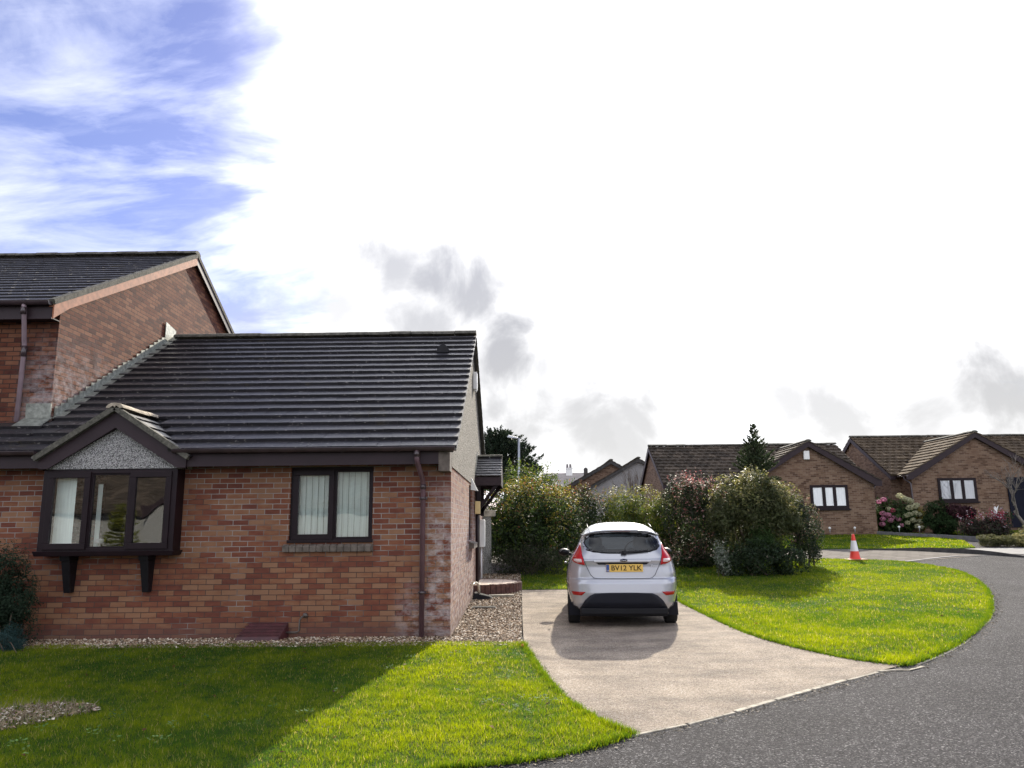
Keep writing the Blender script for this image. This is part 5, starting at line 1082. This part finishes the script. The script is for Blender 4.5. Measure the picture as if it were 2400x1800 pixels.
for i in range(len(ZL)-1):
    zc=(ZL[i]+ZL[i+1])/2
    for k in range(NN):
        f=(i*NN+k,i*NN+(k+1)%NN,(i+1)*NN+(k+1)%NN,(i+1)*NN+k);c=[sum(bv[q][t] for q in f)/4 for t in range(3)]
        hw=HW(zc)
        if c[1]<.9 and inpoly(np.array([c[0]]),np.array([c[2]]),GIN)[0] and abs(c[0])<.9*hw: continue
        if abs(c[0])>.62 and any((c[1]-ya)**2+(c[2]-.31)**2<.365**2 for ya in (.72,3.19)): continue
        if abs(c[0])>.55 and c[2]<.30 and c[1]>.2: continue
        if abs(c[0])>.93*hw and 1.02+.06*max(0,(1.1-c[1]))<zc<1.42 and .72+.35*max(0,zc-1.1)<c[1]<2.75-(zc-1.02)*1.1 and not 1.62<c[1]<1.72: sideF.append(f);continue
        if c[1]>1.9 and 1.03<zc<1.50 and abs(c[0])<.90*hw: scrF.append(f);continue
        keepF.append(f)
def sub(F,extra=()):
    m=MB();used=sorted({q for f in F for q in f});mp={q:i for i,q in enumerate(used)};m.add([bv[q] for q in used],[tuple(mp[q] for q in f) for f in F],0,True);return m
keepF.append(tuple((len(ZL)-1)*NN+k for k in range(NN)));m=sub(keepF)
bo=m.build('body',[PAINT,CBLK],CAR,fix=False);so=bo.modifiers.new('shell','SOLIDIFY');so.thickness=.022;so.offset=-1;so.material_offset=1;so.material_offset_rim=1
sub(sideF).build('side_window',CGLASS,CAR,fix=False);sub(scrF).build('windscreen',CGLASS,CAR,fix=False)
mb=MB();mb.box(-.66,.66,.25,3.6,.15,.24);mb.box(-.62,.62,.3,3.5,.24,.30);mb.build('underbody',CBLK,CAR)
def patch(mb,poly,off=.006,bulge=0.0,m=0,rings_=4,deep=.02):
    cx=sum(p[0] for p in poly)/len(poly);cz=sum(p[1] for p in poly)/len(poly);n=len(poly);V=[];F=[]
    den=[]
    for i in range(n):
        a=poly[i];b2=poly[(i+1)%n]
        for t in range(4): den.append((a[0]+(b2[0]-a[0])*t/4,a[1]+(b2[1]-a[1])*t/4))
    n=len(den)
    V+=[(x,rear_y(x,z,-deep),z) for x,z in den]
    for r_ in range(rings_):
        k=1-r_/rings_
        for x,z in den:
            X,Z=cx+(x-cx)*k,cz+(z-cz)*k;V.append((X,rear_y(X,Z,off+bulge*(1-k*k)),Z))
    V.append((cx,rear_y(cx,cz,off+bulge),cz))
    for r_ in range(rings_):
        for i in range(n): F.append((r_*n+i,r_*n+(i+1)%n,(r_+1)*n+(i+1)%n,(r_+1)*n+i))
    for i in range(n): F.append((rings_*n+i,rings_*n+(i+1)%n,len(V)-1))
    mb.add(V,F,m,True)
# rear glass with its black border
mb=MB();n=len(GP);gi=shrinkp(GP,.90)
def gy(x,z,o=.006): return (x,rear_y(x,z,o),z)
V=[gy(x,z,-.01) for x,z in GP]+[gy(x,z) for x,z in GP]+[gy(x,z,.004) for x,z in gi];mb.add(V,[(i,(i+1)%n,n+(i+1)%n,n+i) for i in range(n)]+[(n+i,n+(i+1)%n,2*n+(i+1)%n,2*n+i) for i in range(n)],0,True);rg_=mb.build('rear_window',CBLK,CAR)
mb=MB();V=[gy(x,z,.004) for x,z in gi];rr_=[shrinkp(gi,k) for k in (.75,.5,.25)]
for q in rr_: V+=[gy(x,z,.005) for x,z in q]
V.append(gy(0,sum(p[1] for p in gi)/n,.005));F=[(r_*n+i,r_*n+(i+1)%n,(r_+1)*n+(i+1)%n,(r_+1)*n+i) for r_ in range(3) for i in range(n)]+[(3*n+i,3*n+(i+1)%n,4*n) for i in range(n)]
mb.add(V,F,0,True);mb.build('pane',CGLASS,rg_)
mb=MB();mb.bar(gy(.02,1.085,.03),gy(.06,1.12,.03),.05,.05,(0,-1,0));mb.bar(gy(.03,1.10,.035),gy(.40,1.125,.022),.022,.03,(0,-1,.5));mb.bar(gy(.02,1.07,.02),gy(.02,1.12,.03),.07,.03,(0,-1,0));mb.build('wiper',CBLK,rg_)
LP=[(.628,1.25),(.607,1.07),(.567,.918),(.65,.930),(.735,.962),(.768,.992),(.735,1.10),(.680,1.19)]
LC=[(.620,1.01),(.612,.962),(.68,.958),(.735,.985),(.742,1.012)]
for s in (-1,1):
    mb=MB();patch(mb,[(s*x,z) for x,z in LP],.010,.016);l_=mb.build('tail_light',REDL,CAR);mb=MB();patch(mb,[(s*x,z) for x,z in LC],.030,.004);mb.build('reverse_lens',CLEARL,l_)
    mb=MB();patch(mb,[(s*.565,.530),(s*.785,.532),(s*.760,.480),(s*.628,.476)],.006);mb.build('reflector',REDR,CAR)
INS=[(.665,.272),(.585,.40),(.51,.470),(.43,.508),(.2,.517),(0,.518)];INS=INS+[(-x,z) for x,z in INS[::-1][1:]]+[(0,.268)]
mb=MB();patch(mb,INS,.016,.0,rings_=7,deep=.03);mb.build('bumper_insert',TRIM,CAR)
mb=MB();mb.box(-.655,.655,.056,.32,.19,.292);mb.build('diffuser',CBLK,CAR,bevel=.02)
# hatch shut line, drawn as a real groove strip
mb=MB();HL=[(.640,1.17),(.585,1.0),(.545,.90),(.485,.775),(.44,.732),(.40,.722),(0,.716)];HL=HL+[(-x,z) for x,z in HL[::-1][1:]]
pts=[];
for i in range(len(HL)-1):
    for t in range(6):
        x=HL[i][0]+(HL[i+1][0]-HL[i][0])*t/6;z=HL[i][1]+(HL[i+1][1]-HL[i][1])*t/6;pts.append((x,rear_y(x,z,.001),z))
mb.tube(pts,.0045,5);mb.build('shut_line',CBLK,CAR)
mb=MB();mb.hexa([(-.41,.075,.955),(.41,.075,.955),(.41,.11,.955),(-.41,.11,.955),(-.425,.045,.968),(.425,.045,.968),(.425,.11,.968),(-.425,.11,.968)]);mb.hexa([(-.425,.045,.9685),(.425,.045,.9685),(.425,.09,.9685),(-.425,.09,.9685),(-.425,.052,.990),(.425,.052,.990),(.425,.09,.990),(-.425,.09,.990)]);mb.build('chrome_strip',plain('satin_strip',(.5,.5,.52),.4,.05,3),CAR)
mb=MB();mb.poly([(-.40,.0645,.955),(.40,.0645,.955),(.36,.0655,.925),(-.36,.0655,.925)]);mb.build('strip_painted_shadow',CBLK,CAR)  # flat black panel, the shadow under the strip painted in
mb=MB();patch(mb,[(.058*cos(2*pi*k/20)+.02,.988+.024*sin(2*pi*k/20)) for k in range(20)],.026,.006,deep=.0);bg=mb.build('badge',CHROME,CAR);mb=MB();patch(mb,[(.050*cos(2*pi*k/20)+.02,.988+.018*sin(2*pi*k/20)) for k in range(20)],.031,.004,deep=-.02);bi=mb.build('badge_face',plain('badge_blue',(.012,.015,.03),.2),bg)
def text(name,s,size,loc,mat,parent,width=None,bold=0.0,ext=.001):
    cu=bpy.data.curves.new(name,'FONT');cu.body=s;cu.size=size;cu.align_x='CENTER';cu.align_y='CENTER';cu.offset=bold;cu.extrude=ext
    o=bpy.data.objects.new(name+'_tmp',cu);COL.objects.link(o);dg=bpy.context.evaluated_depsgraph_get();me=bpy.data.meshes.new_from_object(o.evaluated_get(dg));bpy.data.objects.remove(o)
    co=np.zeros(len(me.vertices)*3,np.float32);me.vertices.foreach_get('co',co);co=co.reshape(-1,3);w=co[:,0].max()-co[:,0].min();k=(width/w) if width else 1
    out=np.stack([loc[0]+co[:,0]*k,loc[1]-co[:,2],loc[2]+co[:,1]],1);me.vertices.foreach_set('co',out.astype(np.float32).ravel());me.materials.clear();me.update();return link(name,me,mat,parent)
SILV=plain('silver_letter',(.6,.6,.62),.3,.05,3,metal=.7)
text('badge_script','Ford',.026,(.02,.020,.988),SILV,bg,.066,.0003)
text('model_script','Zetec',.034,(.478,.052,.905),SILV,CAR,.115,.0006,.004)
mb=MB();py=.048;mb.box(-.25,.305,py,py+.02,.817,.930);pl=mb.build('number_plate',plain('yellow_plate',(.66,.42,.085),.45,.05,3),CAR,bevel=.004)
mb=MB();mb.box(-.247,-.202,py-.002,py,.820,.927);mb.build('plate_band',plain('blue_band',(.02,.06,.22),.45,.1,3),pl)
text('plate_text','BV12 YLK',.106,(.054,py-.002,.872),CBLK,pl,.455,.0010);text('plate_country','GB',.026,(-.2245,py-.003,.838),SILV,pl,.03)
# mirrors, handles, aerial
for s in (-1,1):
    mb=MB();mb.lathe([(.0,-.10),(.06,-.085),(.085,-.02),(.08,.05),(.0,.07)],14,(0,0,0),'y')
    mb.v=[(s*(.86+.055+x*1.25),2.42+y,1.045+z*.80) for x,y,z in mb.v];mb.bar((s*.74,2.45,1.0),(s*.88,2.44,1.02),.05,.04);mo=mb.build('mirror',CBLK,CAR)
    mb=MB();mb.poly([(s*.915+.075*cos(2*pi*k/16),2.335,1.048+.05*sin(2*pi*k/16)) for k in range(16)]);mb.build('mirror_glass',CHROME,mo)
    mb=MB();mb.tube([(s*.868,1.38,.90),(s*.89,1.42,.905),(s*.89,1.52,.905),(s*.866,1.56,.90)],.014,8);mb.build('door_handle',PAINT,CAR)
# roof gutter line and high brake light
for s in (-1,1):
    mb=MB();mb.tube([(s*.505,y,float(np.interp(y,yrt[17:],zr_[17:]))-.004) for y in (.50,.7,.9,1.1)],.006,5);mb.build('roof_seam',CBLK,CAR)
mb=MB();mb.box(-.16,.16,.262,.27,1.421,1.434);mb.build('brake_light',REDR,CAR)
# wheels
def wheel(x,y):
    s=1 if x>0 else -1;mb=MB();c=(x,y,.300);w=.095
    mb.lathe([(.20,-w),(.26,-w),(.288,-w*.9),(.300,-w*.62),(.300,w*.62),(.288,w*.9),(.26,w),(.20,w)],36,c,'x')
    t=mb.build('wheel',TYRE,CAR);mb=MB();mb.lathe([(.0,s*.06),(.05,s*.065),(.06,s*.05),(.185,s*.05),(.205,s*.09),(.205,-s*.09)],30,c,'x')
    for k in range(5):
        a=2*pi*k/5;mb.bar((x+s*.062,y+cos(a)*.04,.3+sin(a)*.04),(x+s*.072,y+cos(a)*.195,.3+sin(a)*.195),.05,.02,(s,0,0))
    mb.build('rim',RIM,t)
for x in (-.752,.752):
    for y in (.72,3.19): wheel(x,y)
for s in (-1,1):
    mb=MB();mb.hexa([(s*.655,.315,.16),(s*.835,.315,.165),(s*.835,.33,.165),(s*.655,.33,.16),(s*.60,.26,.36),(s*.815,.26,.36),(s*.815,.275,.36),(s*.60,.275,.36)]);mb.build('mudflap',TRIM,CAR)
mb=MB();mb.tube([(.47,.10,.235),(.47,.6,.24)],.03,12);mb.build('exhaust',STEEL,CAR)
# interior seen through the glass
for x in (-.37,.37):
    mb=MB();mb.hexa([(x-.25,1.55,.55),(x+.25,1.55,.55),(x+.25,1.72,.55),(x-.25,1.72,.55),(x-.20,1.32,1.14),(x+.20,1.32,1.14),(x+.20,1.44,1.14),(x-.20,1.44,1.14)]);mb.hexa([(x-.12,1.30,1.16),(x+.12,1.30,1.16),(x+.12,1.39,1.16),(x-.12,1.39,1.16),(x-.10,1.28,1.33),(x+.10,1.28,1.33),(x+.10,1.36,1.33),(x-.10,1.36,1.33)]);mb.box(x-.25,x+.25,1.6,2.15,.45,.60);mb.build('seat',SEATM,CAR,bevel=.04)
mb=MB();mb.hexa([(-.60,.85,.5),(.60,.85,.5),(.60,1.0,.5),(-.60,1.0,.5),(-.54,.66,1.10),(.54,.66,1.10),(.54,.78,1.10),(-.54,.78,1.10)])
for x in (-.34,.34): mb.hexa([(x-.12,.66,1.10),(x+.12,.66,1.10),(x+.12,.74,1.10),(x-.12,.74,1.10),(x-.10,.65,1.20),(x+.10,.65,1.20),(x+.10,.72,1.20),(x-.10,.72,1.20)])
mb.build('rear_seat',SEATM,CAR,bevel=.03)
mb=MB();mb.hexa([(-.68,2.45,.8),(.68,2.45,.8),(.68,2.85,.8),(-.68,2.85,.8),(-.66,2.5,1.04),(.66,2.5,1.04),(.66,2.85,1.02),(-.66,2.85,1.02)]);mb.build('dashboard',CBLK,CAR,bevel=.03)
mb=MB();mb.tube([(.37+.19*cos(2*pi*k/24),2.28+.06*sin(2*pi*k/24),1.06+.18*sin(2*pi*k/24)) for k in range(25)],.016,8,caps=False);mb.box(.20,.54,2.27,2.29,1.045,1.075);mb.build('steering_wheel',CBLK,CAR)
mb=MB();mb.box(-.12,.12,2.13,2.16,1.36,1.41);mb.build('cabin_mirror',CBLK,CAR)

# ------------------------------------------------------------------ camera
F_PX=1802.0;YAW,PIT,ROLL=R(.63),R(10.6),R(.57)
fwd=Matrix.Rotation(YAW,3,'Z')@Vector((0,cos(PIT),sin(PIT)));r0=Matrix.Rotation(YAW,3,'Z')@Vector((1,0,0));u0=r0.cross(fwd)
rt=cos(ROLL)*r0-sin(ROLL)*u0;up=rt.cross(fwd)
cam=bpy.data.cameras.new('camera');co=bpy.data.objects.new('camera',cam);COL.objects.link(co)
M4=Matrix.Identity(4)
for i in range(3): M4[i][0]=rt[i];M4[i][1]=up[i];M4[i][2]=-fwd[i]
M4[0][3],M4[1][3],M4[2][3]=0,0,1.5
co.matrix_world=M4;cam.sensor_width=36;cam.lens=36*F_PX/2400;cam.clip_start=.05;cam.clip_end=2000;SC.camera=co
# ------------------------------------------------------------------ light
EL,AZ=R(29.3),R(12.5)
sd=Vector((sin(AZ)*cos(EL),cos(AZ)*cos(EL),sin(EL)))
sun=bpy.data.lights.new('sun','SUN');sun.energy=3.25;sun.angle=R(.9);sun.color=(1,.91,.76);so_=bpy.data.objects.new('sun',sun);COL.objects.link(so_)
so_.rotation_euler=sd.to_track_quat('Z','Y').to_euler();so_.location=(10,40,30)
W=bpy.data.worlds.new('World');SC.world=W;W.use_nodes=True;nt=W.node_tree;bg=nt.nodes['Background']
sky=nd(nt,'ShaderNodeTexSky',sky_type='NISHITA',sun_disc=False,sun_elevation=EL,sun_rotation=AZ,altitude=30,air_density=1.0,dust_density=.6,ozone_density=2.5)
gen=nd(nt,'ShaderNodeTexCoord').outputs['Generated']
def vdot(a,v): return nd(nt,'ShaderNodeVectorMath',operation='DOT_PRODUCT',i_0=a,i_1=tuple(v)).outputs['Value']
sp=nd(nt,'ShaderNodeSeparateXYZ',i_Vector=gen);zc=math_(nt,'ADD',math_(nt,'MAXIMUM',sp.outputs[2],0.0),.22)
pl_=nd(nt,'ShaderNodeCombineXYZ',i_X=math_(nt,'DIVIDE',sp.outputs[0],zc),i_Y=math_(nt,'DIVIDE',sp.outputs[1],zc)).outputs[0]
ang=math_(nt,'MULTIPLY',math_(nt,'ARCCOSINE',math_(nt,'MINIMUM',vdot(gen,sd),.99999)),180/pi)
wisp=noise(nt,mapped(nt,pl_,(1.2,2.5,1),rot=(0,0,R(28))),1.5,8,.58,.5)
fine=noise(nt,mapped(nt,pl_,(2.5,9,1),rot=(0,0,R(24))),2.2,7,.65,.4)
big=noise(nt,pl_,1.6,6,.55)
# thin cloud veil: thick towards the sun, breaking into wisps away from it
edge=math_(nt,'ADD',ang,math_(nt,'ADD',math_(nt,'MULTIPLY',math_(nt,'SUBTRACT',wisp,.5),-26.0),math_(nt,'MULTIPLY',math_(nt,'SUBTRACT',big,.5),-22.0)))
veil=sstep(nt,edge,35.5,22.5)
w2=math_(nt,'MULTIPLY',math_(nt,'ADD',ramp(nt,wisp,[(.42,g(0.0)),(.68,g(.85))]),math_(nt,'MULTIPLY',ramp(nt,fine,[(.48,g(0)),(.75,g(1))]),.13)),.62)
back=math_(nt,'MULTIPLY',sstep(nt,ang,62,85),ramp(nt,big,[(.38,g(.25)),(.58,g(.95))]));cov=math_(nt,'MAXIMUM',math_(nt,'MAXIMUM',veil,w2),back,clamp=True)  # back: bright clouds behind the camera, added to fill the shade
glow=math_(nt,'POWER',2.718,math_(nt,'MULTIPLY',math_(nt,'MULTIPLY',ang,ang),-1/(14.0**2)))
lum=math_(nt,'ADD',math_(nt,'MULTIPLY',glow,3.0),math_(nt,'ADD',math_(nt,'MULTIPLY',sstep(nt,ang,60,25),.40),math_(nt,'ADD',.52,math_(nt,'MULTIPLY',sstep(nt,ang,62,90),.28))))
bc=nd(nt,'ShaderNodeVectorMath',operation='SCALE',i_0=(9.8,9.9,10.3),i_Scale=lum).outputs[0]
blue=mixc(nt,1.0,sky.outputs[0],(.58,.50,.64),'MULTIPLY')
col=mixc(nt,cov,blue,bc)
# grey cumulus low in the sky: directions of the cloud banks
def dirpx(x,y):
    d=fwd+rt*((x-1200)/F_PX)-up*((y-900)/F_PX);return d.normalized()
gm=None
cn=noise(nt,gen,11,7,.56,.35)
for (x,y,sx,st) in ((930,625,2.7,.75),(1010,660,2.8,.9),(1090,690,2.8,.9),(790,730,2.4,.5),(990,760,3.4,.8),(1190,835,3.2,1.0),(1270,860,2.0,.6),(1240,985,4.0,.85),(1370,1000,4.2,.85),(1450,1010,3.5,.8),(2330,925,3.6,.95),(2390,940,3.6,.95),(2200,1005,4,.75),(1960,985,3.6,.72),(1850,975,2.8,.6),(2040,610,1.6,.15),(600,770,3,.4),(2700,900,9,.8),(-300,900,8,.6)):
    a=math_(nt,'MULTIPLY',math_(nt,'ARCCOSINE',math_(nt,'MINIMUM',vdot(gen,dirpx(x,y)),.99999)),180/pi)
    e=math_(nt,'ADD',math_(nt,'DIVIDE',a,sx),math_(nt,'MULTIPLY',math_(nt,'SUBTRACT',cn,.5),-3.6))
    k=math_(nt,'MULTIPLY',sstep(nt,e,1.35,.1),st);gm=k if gm is None else math_(nt,'MAXIMUM',gm,k)
greyc=ramp(nt,sp.outputs[2],[(0,(2.95,2.92,2.82)),(.35,(2.0,2.05,2.33))])
lim=nd(nt,'ShaderNodeVectorMath',operation='MINIMUM',i_0=col,i_1=(5.15,5.15,5.2)).outputs[0]
col=mixc(nt,math_(nt,'MULTIPLY',gm,25.0,clamp=True),col,lim)
col=mixc(nt,gm,col,greyc)
nt.links.new(col,bg.inputs['Color']);bg.inputs['Strength'].default_value=.10
SC.view_settings.view_transform='Standard';SC.view_settings.look='None';SC.view_settings.exposure=1.38;SC.view_settings.gamma=1
SC.cycles.max_bounces=8;SC.cycles.transparent_max_bounces=24
